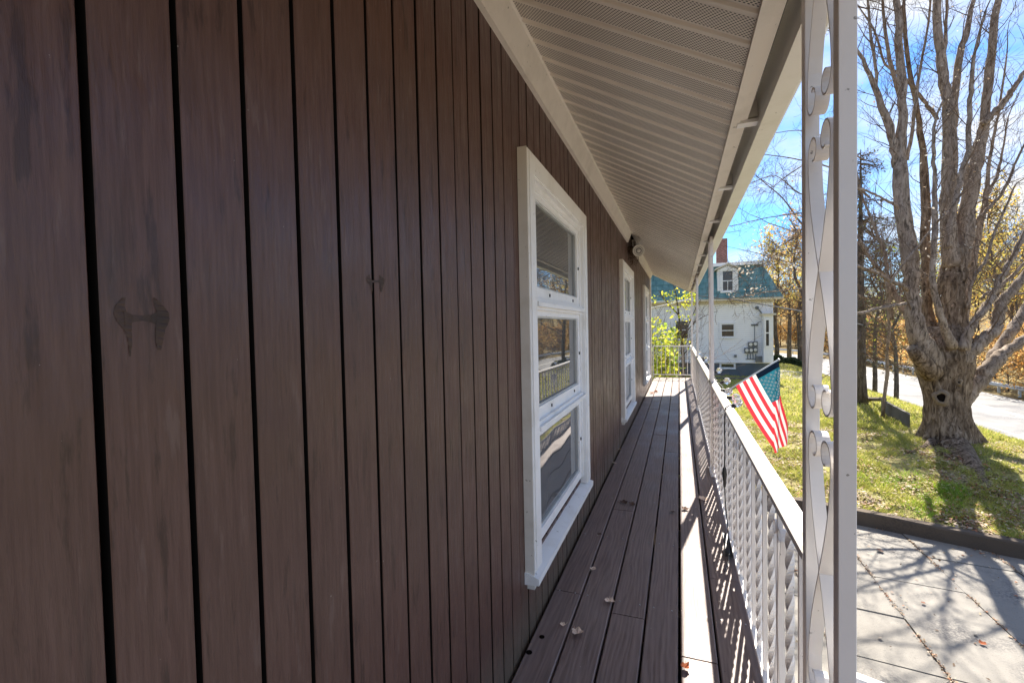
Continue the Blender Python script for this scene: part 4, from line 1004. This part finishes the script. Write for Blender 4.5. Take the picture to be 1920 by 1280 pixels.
LIMBS = [
 ('A', [(1748,690,62,0),(1733,652,48,-.25),(1719,620,38,-.3),(1712,575,33,-.3),(1709,534,33,-.3),(1703,466,34,-.3),(1694,398,33,-.3),(1688,330,31,-.25),(1690,250,22,-.2),(1692,190,19,-.2),(1685,75,16,-.1),(1680,-20,13,0),(1676,-120,9,0)]),
 ('B', [(1752,650,40,.35),(1740,602,26,.5),(1737,545,21,.55),(1736,488,20,.6),(1735,375,19,.7),(1730,280,14,.8),(1720,210,11,.8),(1700,100,9,.9),(1695,0,6,.9)]),
 ('C', [(1785,650,26,-.45),(1771,611,17,-.6),(1757,568,14,-.65),(1748,522,13,-.65),(1751,466,12,-.65),(1753,409,12,-.6),(1753,348,9,-.6),(1750,290,8,-.6),(1755,225,6,-.55),(1768,188,4,-.5)]),
 ('D', [(1785,660,75,0),(1788,620,58,0),(1787,590,50,0),(1784,560,52,0),(1785,522,54,0),(1790,485,46,0),(1792,462,28,0)]),
 ('D1', [(1784,500,36,-.05),(1780,440,32,-.1),(1778,398,30,-.1),(1780,300,30,-.1),(1780,210,25,-.1),(1768,140,19,-.1),(1762,100,18,-.1),(1755,0,16,-.1),(1752,-120,10,0)]),
 ('D2', [(1800,500,38,.05),(1808,430,35,.05),(1816,380,33,.05),(1825,320,30,.05),(1838,265,24,.05),(1846,225,20,.05),(1855,130,18,.05),(1870,0,14,.05),(1882,-120,9,.1)]),
 ('D3', [(1785,240,20,.1),(1790,180,16,.1),(1798,110,14,.15),(1812,60,12,.15),(1826,0,9,.15),(1840,-80,6,.15)]),
 ('D4', [(1778,465,18,-.5),(1781,425,15,-.5),(1792,375,14,-.5),(1802,335,13,-.5),(1816,280,11,-.45),(1819,200,10,-.4),(1821,150,9,-.4),(1830,90,6,-.4),(1848,20,4,-.4)]),
 ('D5', [(1842,235,15,-.05),(1860,215,14,-.1),(1880,195,13,-.15),(1900,165,12,-.2),(1925,132,10,-.25),(1975,80,6,-.3)]),
 ('D6', [(1774,180,9,.1),(1772,100,8,.15),(1775,20,6,.2),(1776,-50,4,.2)]),
 ('E', [(1803,625,30,.25),(1807,590,20,.3),(1815,540,17,.3),(1825,489,15,.3),(1835,432,13,.3),(1843,400,12,.3),(1850,370,10,.3),(1852,330,8,.35),(1862,260,6,.4),(1875,200,5,.4),(1888,100,3,.4)]),
 ('E2', [(1850,366,8,.3),(1862,345,7,.3),(1872,320,6,.3),(1880,280,4,.3),(1890,220,3,.3)]),
 ('F', [(1814,442,10,.1),(1828,420,9,.1),(1848,396,8,.05),(1862,382,7,.05),(1875,368,7,.05),(1893,337,6,.0),(1906,300,5,.0),(1925,262,4,0)]),
 ('G', [(1815,580,8,-.3),(1823,529,7,-.35),(1836,505,7,-.35),(1850,484,6,-.35),(1862,443,6,-.4),(1880,402,5,-.4),(1896,364,4,-.4),(1905,345,3,-.4),(1920,335,3,-.4)]),
 ('Hh', [(1790,765,40,.05),(1808,742,42,.05),(1823,727,38,.0),(1842,706,34,-.05),(1856,690,32,-.1),(1872,672,29,-.1),(1886,660,26,-.1),(1925,634,22,-.15),(1990,600,16,-.2)]),
 ('H2', [(1856,688,26,.1),(1864,667,24,.2),(1878,648,23,.3),(1890,630,23,.3),(1902,612,22,.35),(1912,598,21,.4),(1935,555,18,.5),(1960,480,12,.6)]),
 ('I', [(1790,680,56,-.2),(1808,664,42,-.3),(1834,645,32,-.4),(1852,630,28,-.45),(1870,612,25,-.45),(1874,579,24,-.4),(1888,556,22,-.4),(1907,532,20,-.4),(1925,510,17,-.4),(1990,430,11,-.4)]),
 ('J', [(1806,655,24,-.5),(1816,622,18,-.55),(1830,600,16,-.6),(1850,575,15,-.6),(1862,552,15,-.6),(1873,527,15,-.6),(1885,507,14,-.6),(1896,488,13,-.6),(1925,432,11,-.6),(1970,350,7,-.6)]),
 ('Kk', [(1826,600,9,.2),(1845,572,9,.25),(1862,556,8,.25),(1884,530,8,.3),(1925,490,6,.3)]),
 ('L1', [(1712,575,16,-.2),(1696,586,13,0),(1682,560,12,.1),(1669,534,11,.2),(1655,515,10,.25),(1642,498,9,.3),(1625,475,8,.35),(1606,452,7,.4),(1560,432,5,.5),(1510,425,4,.6),(1468,372,3,.7),(1418,330,2,.7)]),
 ('L2', [(1710,545,13,-.3),(1700,540,11,-.35),(1674,529,9,-.4),(1655,518,8,-.4),(1635,509,7,-.4),(1606,497,7,-.4),(1560,480,5,-.4),(1500,440,3,-.4),(1440,418,2,-.4)]),
 ('L3', [(1672,600,11,.2),(1666,560,10,.15),(1665,523,9,.1),(1661,490,8,.1),(1654,460,7,.1),(1642,430,6,.1),(1631,405,5,.1),(1615,359,4,.1),(1602,300,3,.1)]),
 ('L4', [(1688,397,10,-.3),(1680,385,7,-.35),(1669,380,6,-.35),(1652,370,5,-.35),(1635,362,5,-.35),(1607,354,4,-.35),(1545,365,3,-.3),(1500,363,3,-.3),(1455,330,2,-.3),(1405,345,1.6,-.3)]),
 ('L5', [(1688,325,20,-.2),(1680,300,18,-.2),(1673,260,17,-.2),(1665,230,16,-.2),(1652,195,14,-.2),(1641,165,12,-.2),(1625,130,9,-.2),(1607,95,7,-.2),(1560,60,5,-.1)]),
 ('L6', [(1669,532,6,-.5),(1690,500,5,-.55),(1717,466,5,-.6),(1746,430,4,-.6),(1778,396,4,-.6)]),
 ('L7', [(1678,300,10,.1),(1668,250,8,.15),(1650,200,8,.2),(1640,120,7,.2),(1630,40,6,.2),(1625,-40,4,.2)]),
 ('L8', [(1757,225,9,.3),(1740,200,8,.35),(1725,180,7,.35),(1700,150,6,.35),(1660,120,5,.4),(1640,60,4,.4),(1615,20,3,.4)]),
 ('L9', [(1700,570,10,-.35),(1680,572,9,-.4),(1650,578,8,-.45),(1605,588,7,-.5),(1560,590,5,-.5)]),
 ('L10', [(1690,190,9,.2),(1672,130,8,.2),(1660,60,7,.2),(1655,-10,5,.2)]),
 ('L11', [(1700,300,9,.1),(1712,230,8,.1),(1722,150,6,.1),(1738,60,5,.1),(1745,0,4,.1)]),
 ('L12', [(1840,560,7,.3),(1860,545,6,.3),(1905,552,5,.3),(1940,545,4,.3)]),
 ('L13', [(1640,500,5,.2),(1590,420,4,.3),(1520,400,3,.35),(1440,408,2,.4),(1372,424,1.6,.4)]),
 ('L14', [(1630,370,5,.5),(1570,320,4,.5),(1500,300,3,.55),(1437,290,2,.6)]),
 ('L15', [(1620,300,4,.4),(1560,262,3,.4),(1505,245,2,.4),(1456,249,1.6,.4)]),
 ('L16', [(1625,560,5,.5),(1560,530,4,.6),(1500,500,3,.7),(1440,480,2,.7),(1400,470,1.5,.7)]),
]
twg = TW(); seeds_ = []
for nm, path in LIMBS:
    P = [at(x, y_, K+dk) for x, y_, w_, dk in path]; Rr = [W_(w_, K+dk) for x, y_, w_, dk in path]
    # Catmull-Rom resample
    PP, RR = [], []
    for i in range(len(P)-1):
        a = P[max(i-1, 0)]; b_ = P[i]; c_ = P[i+1]; d_ = P[min(i+2, len(P)-1)]
        for t in (0, .25, .5, .75):
            PP.append(.5*((2*b_)+(c_-a)*t+(2*a-5*b_+4*c_-d_)*t*t+(3*b_-a-3*c_+d_)*t**3)); RR.append(Rr[i]*(1-t)+Rr[i+1]*t)
    PP.append(P[-1]); RR.append(Rr[-1])
    PP = [p_+rvec(min(.012, RR[i]*.25)) if 0 < i < len(PP)-1 else p_ for i, p_ in enumerate(PP)]
    big = max(Rr) > .12
    q = MB(); q.tube(PP, RR, 20 if big else 10, cap=True, rough=.16 if big else .14, seed=len(nm)); q.build('limb', M['bark'] if nm in ('D', 'B') else M['limb'], maple, smooth=True)
    # side twigs
    acc = 0
    for i in range(2, len(PP)-1):
        acc += (PP[i]-PP[i-1]).length; py_ = None
        step = .22 if RR[i] < .07 else .34
        while acc > step:
            acc -= step
            if PP[i].z < -.6 and rng.random() < .75: continue
            axis = (PP[i+1]-PP[i]).normalized(); d = (rvec(1)); d = (d-axis*d.dot(axis)).normalized(); d = (d+axis*.5+Vector((0, 0, .25))).normalized()
            Ls = rng.uniform(.35, 1.15)*(1 if RR[i] > .02 else .7)
            grow(twg, PP[i], d, Ls, min(.014, RR[i]*.5)*rng.uniform(.6, 1), 2 if Ls > .5 else 1, .3, .30, 3, 0, .0024, 4, .6)
    e = PP[-1]; grow(twg, e, (PP[-1]-PP[-3]).normalized(), .9, RR[-1]*.9, 2, .25, .25, 3, 0, .0024, 4, .5)
    if nm in ('D1', 'D4', 'C', 'D3', 'D', 'E', 'L4', 'L13', 'L5', 'D2', 'L16', 'L1'):
        for _ in range(60 if nm in ('D4', 'C', 'D1', 'D') else 22):
            p_ = rng.choice(PP[len(PP)//3:]); seeds_.append(p_+rvec(.16))
twg.b.build('twigs', M['twig'], maple, kind='stuff')
leaves('dry_seeds', seeds_, .030, M['pale'], maple)
# cut stub on the left
a, b_ = at(1748, 700, K-.2), at(1710, 652, K-.42)
q = MB(); q.tube([a, a.lerp(b_, .4), a.lerp(b_, .8), b_], [W_(44), W_(36), W_(28), W_(25)], 16, rough=.15); st_ = q.build('stub', M['bark'], maple, smooth=True)
q = MB(); d = (b_-a).normalized(); q.tube([b_-d*.01, b_+d*.012], W_(15), 14); q.build('cut_face', M['stubwood'], st_)
# surface roots
def root(path, nm='root'):
    P = []
    for x, y_, w_, fwd in path:
        p_ = at(x, y_, fwd); P.append(p_)
    P = [Vector((p_.x, p_.y, hgt(p_.x, p_.y)+.01)) for p_ in P]
    q = MB(); q.tube(P, [W_(w_, f_) for _, _, w_, f_ in path], 10, rough=.2); return q.build(nm, M['bark'], maple, smooth=True)
def groundpt(px, py):
    z = -3.0
    for _ in range(8): p_ = atz(px, py, z); z = .5*z+.5*hgt(p_.x, max(p_.y, yc(p_.x)))
    return p_
for path in ([(1800,842,60),(1820,862,46),(1838,885,34),(1850,910,25),(1856,938,9)], [(1740,838,16),(1762,845,10),(1795,868,7),(1815,880,5)], [(1810,850,12),(1850,880,9),(1880,895,7),(1925,905,5)], [(1735,835,20),(1718,842,12),(1700,850,7)]):
    P = [groundpt(x, y_) for x, y_, w_ in path]; P = [Vector((p_.x, p_.y, hgt(p_.x, p_.y)-W_(w_, 9.2)*.55)) for p_, (_, _, w_) in zip(P, path)]
    P = [P[0].lerp(tb, .35)+Vector((0, 0, .12))]+P; path = [path[0]]+list(path)
    q = MB(); q.tube(P, [W_(w_, 9.2) for _, _, w_ in path], 14, rough=.35); q.build('root', M['bark'], maple, smooth=True)

# ---- generic trees
def conifer(name, label, base, h, r, seed, lean=0):
    global rng
    rng = random.Random(seed); t = thing(name, label, 'tree', tuple(base), None)
    q = MB(); P = [Vector(base)+Vector((lean*k/8, 0, h*k/8-.1)) for k in range(9)]; q.tube(P, [r*(1.25 if k == 0 else 1)*(1-k/8.5) for k in range(9)], 14, rough=.12); q.build('trunk', M['gbark'], t, smooth=True)
    tw = TW(); lf = []
    for i in range(95):
        z = rng.uniform(.16, .98)*h; a = rng.uniform(0, 6.283); L_ = (1-z/h)*h*.26+.5; L_ *= rng.uniform(.55, 1.1)
        p_ = Vector(base)+Vector((lean*z/h, 0, z)); d = Vector((math.cos(a), math.sin(a), rng.uniform(-.25, .15))).normalized(); pts = [p_]
        for k in range(5):
            d = (d+Vector((0, 0, -.12 if k < 3 else .1))+rvec(.07)).normalized(); pts.append(pts[-1]+d*L_/5)
            for _ in range(9):
                s_ = rvec(.5)+d*.3; s_.z -= .3; s_ = s_.normalized()*rng.uniform(.1, .35); e = pts[-1]+s_
                tw.b.tube([pts[-1], e], [.005, .002], 3, cap=False)
                if rng.random() < .30:
                    for m_ in range(2): lf.append(pts[-1]+s_*rng.random()+rvec(.05))
        tw.b.tube(pts, [.028*(1-k/6) for k in range(6)], 4, cap=False)
    tw.b.build('branches', M['twig'], t, kind='stuff'); leaves('needles', lf, .045, M['needle'], t, seed=seed)
    return t
g = groundpt(1613, 757); conifer('spruce_tree', 'tall sparse spruce with dark trunk directly behind the near porch post', Vector((g.x, g.y, g.z-.05)), 9.0, .20, 5)
# sapling
rng = random.Random(21); g = groundpt(1655, 783); gf = (RC@np.array(g))[2]*-1
sap = thing('sapling', 'thin leaning sapling between the spruce and the big maple', 'tree', tuple(g))
tw = TW(); P = [at(x, y_, gf) for x, y_ in ((1655, 786), (1658, 745), (1664, 700), (1663, 660), (1668, 620), (1664, 570), (1672, 520), (1668, 470))]
q = MB(); q.tube(P, [W_(w_, gf) for w_ in (9, 8, 8, 7, 6, 5, 4, 2)], 8, rough=.2); q.build('trunk', M['limb'], sap, smooth=True)
for p_ in P[3:]:
    for _ in range(7): grow(tw, p_, (rvec(1)+Vector((0, 0, .3))).normalized(), rng.uniform(.5, 1.3), .01, 2, .2, .3, 3, 0, .003, 3, .7)
tw.b.build('twigs', M['twig'], sap, kind='stuff')
# prototypes for the woods
def wood_proto(name, label, cat, h, r, leafm, nleaf, seed, crown=(.35, 1), lsize=.10, group=None, lvl=3, dens=1.0, spreadr=.2):
    global rng
    rng = random.Random(seed); t = thing(name, label, cat, (0, 0, 0), group); BASE[t.name] = (0, 0, 0)
    P = [Vector((rng.gauss(0, .12)*k/3, rng.gauss(0, .12)*k/3, h*k/8-.2*(k == 0))) for k in range(9)]
    q = MB(); q.tube(P, [r*(1-.88*k/8) for k in range(9)], 10, rough=.1); q.build('trunk', M['gbark'], t, smooth=True)
    tw = TW()
    for i in range(int(26*dens)):
        z = rng.uniform(*crown)*h; k = min(7, int(z/h*8)); p_ = P[k].lerp(P[k+1], z/h*8-k)
        a = rng.uniform(0, 6.283); d = Vector((math.cos(a), math.sin(a), rng.uniform(.3, 1.1))).normalized()
        grow(tw, p_, d, h*spreadr*(1.25-z/h)*rng.uniform(.7, 1.2)+.5, r*.28, lvl, .2, .25, 3, nleaf, .008, 4, .6, .25)
    tw.b.build('branches', M['twig'], t, kind='stuff')
    if tw.leaf and leafm: leaves('leaves', tw.leaf, lsize, M[leafm], t, seed=seed)
    return t
GB = 'trees in the woods beyond the road'
protos = [wood_proto('autumn_tree', 'yellow-leaved slender tree in the woods beyond the guardrail', 'tree', 13, .16, 'yleaf', 2, 31, group=GB),
          wood_proto('autumn_tree', 'orange-leaved tree in the woods beyond the guardrail', 'tree', 10.5, .15, 'oleaf', 3, 32, (.2, 1), group=GB),
          wood_proto('bare_tree', 'bare grey tree in the woods beyond the guardrail', 'tree', 14, .15, None, 0, 33, group=GB, dens=1.2),
          wood_proto('understory_shrub', 'low yellowing shrub at the foot of the woods beyond the guardrail', 'shrub', 3.5, .05, 'oleaf', 4, 34, (.1, 1), .09, group='shrubs along the guardrail', dens=.8, spreadr=.35)]
rng = random.Random(77); spots = []
for i in range(72):
    y_ = rng.uniform(38, 120); x = 22.5+rng.random()**1.2*40
    if x/y_ > .62: y_ = x/.6+rng.uniform(0, 15)
    spots.append((x, y_, -5.05, rng.choice([0, 0, 1, 2, 2, 2])))
for i in range(34): spots.append((rng.uniform(6, 26), rng.uniform(112, 150), -5.05, rng.choice([0, 1, 2, 2])))
for i in range(26): y_ = rng.uniform(36, 90); spots.append((rng.uniform(21, 23), y_, -5.05, 3))
for i in range(24): spots.append((rng.uniform(8, 26), rng.uniform(104, 118), -5.05, rng.choice([3, 3, 1])))
used = set()
for x, y_, z, k in spots:
    o = protos[k] if k not in used else copy_tree(protos[k]); used.add(k)
    s_ = rng.uniform(.8, 1.25); o.location = (x, y_, z); o.rotation_euler = (0, 0, rng.uniform(0, 6.28)); o.scale = (s_, s_, s_*rng.uniform(.95, 1.1))
# individual mid-distance trees on the near side
def place_tree(lbl, px, py, fwd, h, r, leafm, nl, seed, **k):
    t = wood_proto(k.pop('name', 'autumn_tree'), lbl, k.pop('cat', 'tree'), h, r, leafm, nl, seed, **k); p_ = at(px, py, fwd); t.location = (p_.x, p_.y, hgt(p_.x, p_.y)-.05 if p_.x < 13 else -5.05); return t
place_tree('leaning yellow-leaved tree at the right corner of the white house', 1456, 665, 37, 9.5, .20, 'yleaf', 2, 41, crown=(.25, 1))
place_tree('orange and brown leaved tree right of the white house, tallest there', 1480, 662, 42, 11.5, .22, 'oleaf', 2, 42, crown=(.2, 1))
place_tree('dark-trunked bare tree by the roadside behind the near porch post', 1500, 668, 34, 11, .2, 'oleaf', 1, 43, crown=(.2, 1), name='bare_tree')
place_tree('twiggy grey tree seen between porch post and maple', 1640, 700, 26, 9.0, .13, None, 0, 44, crown=(.2, 1), name='bare_tree', dens=1.4)
place_tree('twiggy olive tree left of the maple at the roadside', 1680, 705, 24, 8.0, .12, 'ygleaf', 1, 45, crown=(.2, 1), name='bare_tree', lsize=.05)
place_tree('second spindly bare tree just right of the near porch post', 1618, 690, 29, 11.0, .15, None, 0, 47, crown=(.2, 1), name='bare_tree', dens=1.3)
# shrub behind end railing
rng = random.Random(5); sb = thing('leafy_shrub', 'bright yellow-green leafy shrub behind the end railing of the porch', 'shrub', (-.7, 13.2, -3.05))
tw = TW()
for i in range(70):
    a = rng.uniform(0, 6.283); d = Vector((math.cos(a)*.45, math.sin(a)*.3, 1)).normalized(); grow(tw, Vector((-.95+rng.gauss(0, .3), 13.4+rng.gauss(0, .3), -3.05)), d, rng.uniform(1.4, 2.5), .014, 2, .15, .25, 4, 7, .003, 4, .55, .09)
tw.leaf = [p_ for p_ in tw.leaf if p_.z < .25-(p_.x+.9)*.35 and p_.x < -.02+rng.gauss(0, .06)]
tw.b.build('branches', M['twig'], sb, kind='stuff'); leaves('leaves', tw.leaf, .052, M['ygleaf'], sb, seed=4)
# small tree behind railing
st_t = thing('small_yellow_tree', 'small forked tree with few yellow leaves behind the end railing', 'tree', tuple(Vector((at(1281, 720, 14).x, at(1281, 720, 14).y, -3.05))))
tw = TW(); Pp = [at(x, y_, 13.5) for x, y_ in ((1282, 760), (1281, 710), (1281, 670), (1279, 635), (1275, 610), (1272, 585), (1268, 555), (1262, 530))]
Pp[0].z = -3.1; q = MB(); q.tube(Pp, [W_(w_, 13.5) for w_ in (9, 8, 7.5, 6.5, 4.5, 4, 3, 2)], 10, rough=.2); q.build('trunk', M['gbark'], st_t, smooth=True)
for path in ([(1280, 634), (1290, 618), (1303, 603), (1322, 592), (1345, 583)], [(1280, 632), (1288, 616), (1297, 595), (1304, 578), (1315, 560)], [(1281, 665), (1290, 655), (1296, 640), (1299, 620)], [(1272, 590), (1258, 575), (1245, 560), (1235, 545)]):
    P = [at(x, y_, 13.4) for x, y_ in path]; q = MB(); q.tube(P, [W_(w_, 13.5) for w_ in (4, 3, 2.4, 1.8, 1.2)][:len(P)], 6); q.build('limb', M['gbark'], st_t, smooth=True)
    for p_ in P[1:]:
        for _ in range(2): grow(tw, p_, rvec(1).normalized(), .45, .006, 1, .2, .3, 2, 0, .003, 3)
lf = []
for (px, py, n_) in ((1288, 553, 40), (1296, 548, 36), (1266, 556, 26), (1256, 566, 20), (1284, 575, 26), (1298, 562, 24), (1262, 585, 16), (1285, 640, 26), (1290, 590, 16), (1248, 552, 14), (1228, 560, 10), (1232, 600, 30), (1278, 600, 12), (1268, 640, 30)):
    for _ in range(n_): lf.append(at(px, py, 13.4)+rvec(.085))
tw.b.build('twigs', M['twig'], st_t, kind='stuff'); leaves('leaves', lf, .045, M['lemon'], st_t, seed=9)
# pale seeds hanging in front of the neighbour's roof: a branch tree reaching in
rng = random.Random(15); lf = []
for (px, py, n_) in ((1405, 512, 16), (1388, 507, 12), (1440, 495, 14), (1415, 548, 16), (1403, 556, 14), (1432, 545, 10), (1368, 555, 8), (1450, 480, 20), (1470, 440, 25), (1480, 500, 30), (1455, 520, 14), (1400, 502, 10), (1490, 400, 20)):
    for _ in range(n_): lf.append(at(px, py, 10.6)+rvec(.07))
leaves('pale_leaves', lf, .035, M['pale'], maple, seed=19)
rng = random.Random(16); tw = TW()
for path in ([(1510, 470), (1470, 478), (1440, 492), (1410, 505), (1385, 515)], [(1510, 540), (1470, 545), (1430, 548), (1395, 556), (1365, 560)], [(1515, 430), (1480, 450), (1450, 470), (1430, 500)], [(1520, 300), (1475, 330), (1450, 350), (1420, 332)]):
    P = [at(x, y_, 10.6) for x, y_ in path]; q = MB(); q.tube(P, [W_(w_, 10.6) for w_ in (3.2, 2.6, 2.2, 1.6, 1.2)][:len(P)], 6); q.build('limb', M['limb'], maple, smooth=True)
    for p_ in P:
        for _ in range(7): grow(tw, p_, rvec(1).normalized(), rng.uniform(.25, .6), .005, 2, .1, .35, 3, 0, .0022, 3, .7)
tw.b.build('twigs', M['twig'], maple, kind='stuff')
# hedge
rng = random.Random(8); hp = atz(1482, 682, -3.0); hd = thing('hedge', 'low dark hedge beside the road right of the white house', 'hedge', tuple((hp.x, hp.y, -3.3)))
lf = []
for i in range(5200):
    u_ = rng.uniform(-1, 1); a = rng.uniform(0, math.pi); rr = .42*rng.uniform(.8, 1.05)*(1+.15*math.sin(u_*9)); x = hp.x+u_*1.6; lf.append(Vector((x, hp.y+rr*1.2*math.cos(a)+rng.gauss(0, .03), hgt(x, hp.y)-.02+rr*1.3*math.sin(a))))
leaves('leaves', lf, .06, M['gleaf'], hd, seed=6)
q = MB(); q.ball((hp.x, hp.y, hgt(hp.x, hp.y)), .3, 16, 8, (5.0, 1.1, 1.2)); q.build('branches', M['gleaf'], hd)
# concrete block & timber edging near sapling
A_ = groundpt(1652, 776); B_ = groundpt(1706, 806)
o = MB(); z0 = hgt(B_.x, B_.y)-.3; tz = at(1706, 777, (RC@np.array(B_))[2]*-1).z
o.hexa([(A_.x, A_.y, z0), (B_.x, B_.y, z0), (B_.x+.10, B_.y+.25, z0), (A_.x+.10, A_.y+.25, z0), (A_.x, A_.y, tz+.02), (B_.x, B_.y, tz), (B_.x+.10, B_.y+.25, tz), (A_.x+.10, A_.y+.25, tz+.02)])
o = o.build('concrete_block', M['block']); tag(o, 'wedge of grey concrete retaining block in the lawn behind the maple', 'concrete block'); recentre(o, (B_.x, B_.y, hgt(B_.x, B_.y)))
C0 = groundpt(1600, 735); q = MB(); q.tube([Vector((C0.x, C0.y, hgt(C0.x, C0.y)+.08)), A_.lerp(C0, .5)+Vector((.1, 0, .1)), Vector((A_.x+.1, A_.y+.05, tz+.02))], .07, 6); o = q.build('timber_edging', M['gbark']); tag(o, 'dark sloping timber edging running down to the concrete block', 'edging')
# guardrail
gr = thing('guardrail', 'galvanised steel guardrail along the far side of the road', 'guardrail', (20.1, 40, -5.0))
gpth = [(20.1, y_) for y_ in range(0, 62, 2)]+[(19.9, 66), (19.4, 72), (18.4, 78), (17, 84), (14.5, 90), (11.5, 95)]
q = MB()
for (xa, ya), (xb, yb_) in zip(gpth, gpth[1:]):
    zz = [(-4.30, .0), (-4.36, -.05), (-4.43, .02), (-4.50, -.05), (-4.58, 0)]
    for (z0, o0), (z1, o1) in zip(zz, zz[1:]): q.face([(xa+o0, ya, z0), (xb+o0, yb_, z0), (xb+o1, yb_, z1), (xa+o1, ya, z1)])
q.build('beam', M['galv'], gr)
pm = None
for xa, ya in gpth:
    if pm is None: pm = MB().box((-.06, -.05, 0), (.06, .05, .68)).mesh('post', M['galv'])
    o = bpy.data.objects.new('post', pm); C.objects.link(o); o.parent = gr; o.location = (xa+.12-20.1, ya-40, -.02)

# ================================================================== ground cover (stuff)
G = np.random.default_rng(3)
def scatter(n, x0, x1, t0, t1, dens=None, pw=1.0):
    X = G.uniform(x0, x1, n); T = t0+(t1-t0)*G.random(n)**pw; out_ = []
    for x, t in zip(X, T):
        y_ = yc(x)+t
        if x > .60*y_ or x < -.2: continue
        if dens and G.random() > dens(x, y_): continue
        out_.append((x, y_, hgt(x, y_)))
    return np.array(out_)
def blades(name, P, h, w, mat, lean=.5):
    n = len(P); a = G.uniform(0, 6.283, n); b_ = G.uniform(0, 6.283, n); hh = h*G.uniform(.5, 1.3, n)
    side = np.stack([np.cos(a), np.sin(a), np.zeros(n)], 1)*w; ld = np.stack([np.cos(b_)*lean, np.sin(b_)*lean, np.ones(n)], 1)*hh[:, None]
    V = np.stack([P-side, P+side, P+ld], 1).reshape(-1, 3); return np_mesh(name, V, np.arange(3*n).reshape(n, 3), mat, None, 'stuff')
def gd(x, y_): return .05+.95*ss(-.02, .26, mnoise.noise(Vector((x*1.6, y_*1.6, 2)))+.15)
P1 = scatter(190000, .3, 9, .02, 7, gd, 1.0); o = blades('grass', P1, .070, .006, M['grass'], .9); tag(o, 'yellowish autumn grass on the lawn bank by the driveway', 'grass')
P1 = scatter(120000, -3, 13, 6, 40, None, 1.5); o = blades('grass', P1, .10, .016, M['grass'], .8); tag(o, 'rough yellow-green lawn stretching to the white house and road', 'grass')
# lush tufts
tp = []
for px, py, r_, n_ in ((1785, 920, .18, 420), (1765, 942, .22, 260), (1700, 905, .30, 300), (1740, 960, .25, 250), (1640, 900, .3, 200)):
    c_ = groundpt(px, py)
    for _ in range(n_):
        a = G.uniform(0, 6.283); rr = r_*math.sqrt(G.random())*1.3; x, y_ = c_.x+rr*math.cos(a), c_.y+rr*math.sin(a)
        if y_ > yc(x): tp.append((x, y_, hgt(x, y_)))
o = blades('grass', np.array(tp), .12, .005, M['lushgrass'], .7); tag(o, 'bright lush grass tufts near the kerb below the maple', 'grass')
# leaf litter
def litter(name, P, s, label):
    n = len(P); u_ = G.normal(size=(n, 3))*[1, 1, .35]; u_ /= np.linalg.norm(u_, axis=1)[:, None]; w_ = np.cross(u_, [0, 0, 1.])+G.normal(size=(n, 3))*.25; sz = s*G.uniform(.5, 1.3, (n, 1))
    V = np.stack([P-u_*sz, P-w_*sz*.6+[0, 0, .004], P+u_*sz, P+w_*sz*.6], 1).reshape(-1, 3); o = np_mesh(name, V, np.arange(4*n).reshape(n, 4), M['litter'], None, 'stuff'); return tag(o, label, 'leaves')
def ld_(x, y_): return .12+.88*ss(-.05, .25, mnoise.noise(Vector((x*1.3+9, y_*1.3, 4)))+.25*math.exp(-((x-5)**2+(y_-9.5)**2)/1.6)+.3*ss(.8, .0, y_-yc(x))*ss(2.6, 1.2, x))
P1 = scatter(42000, .3, 9, .0, 6, ld_, 1.2); P1[:, 2] += .035; litter('leaf_litter', P1, .030, 'brown fallen leaves scattered over the bank above the kerb')
X = G.uniform(.3, 9, 7000); Y = G.uniform(1.5, 9.2, 7000)
Pd = []
for x, y_ in zip(X, Y):
    if y_ > yc(x)-.17: continue
    near = math.exp(-(yc(x)-y_)/.35); jn = min(abs(((x-2.386)/.925) % 1), abs(1-((x-2.386)/.925) % 1))*.925
    if G.random() < .10+.9*near+.75*(jn < .03): Pd.append((x+(0), y_, DZ+.014))
litter('leaf_litter', np.array(Pd), .020, 'tiny dark leaf crumbs and grit scattered on the concrete driveway')
Pj = []
for xj in (2.386, 3.311, 4.236, 1.461):
    for _ in range(900): y_ = G.uniform(3, 9); Pj.append((xj+G.normal()*.014, y_, DZ+.013)) if mnoise.noise(Vector((xj*5, y_*2.5, 0))) > -.12 and y_ < yc(xj)-.15 else None
litter('leaf_litter', np.array(Pj), .012, 'dark debris packed in the joints between driveway slabs')
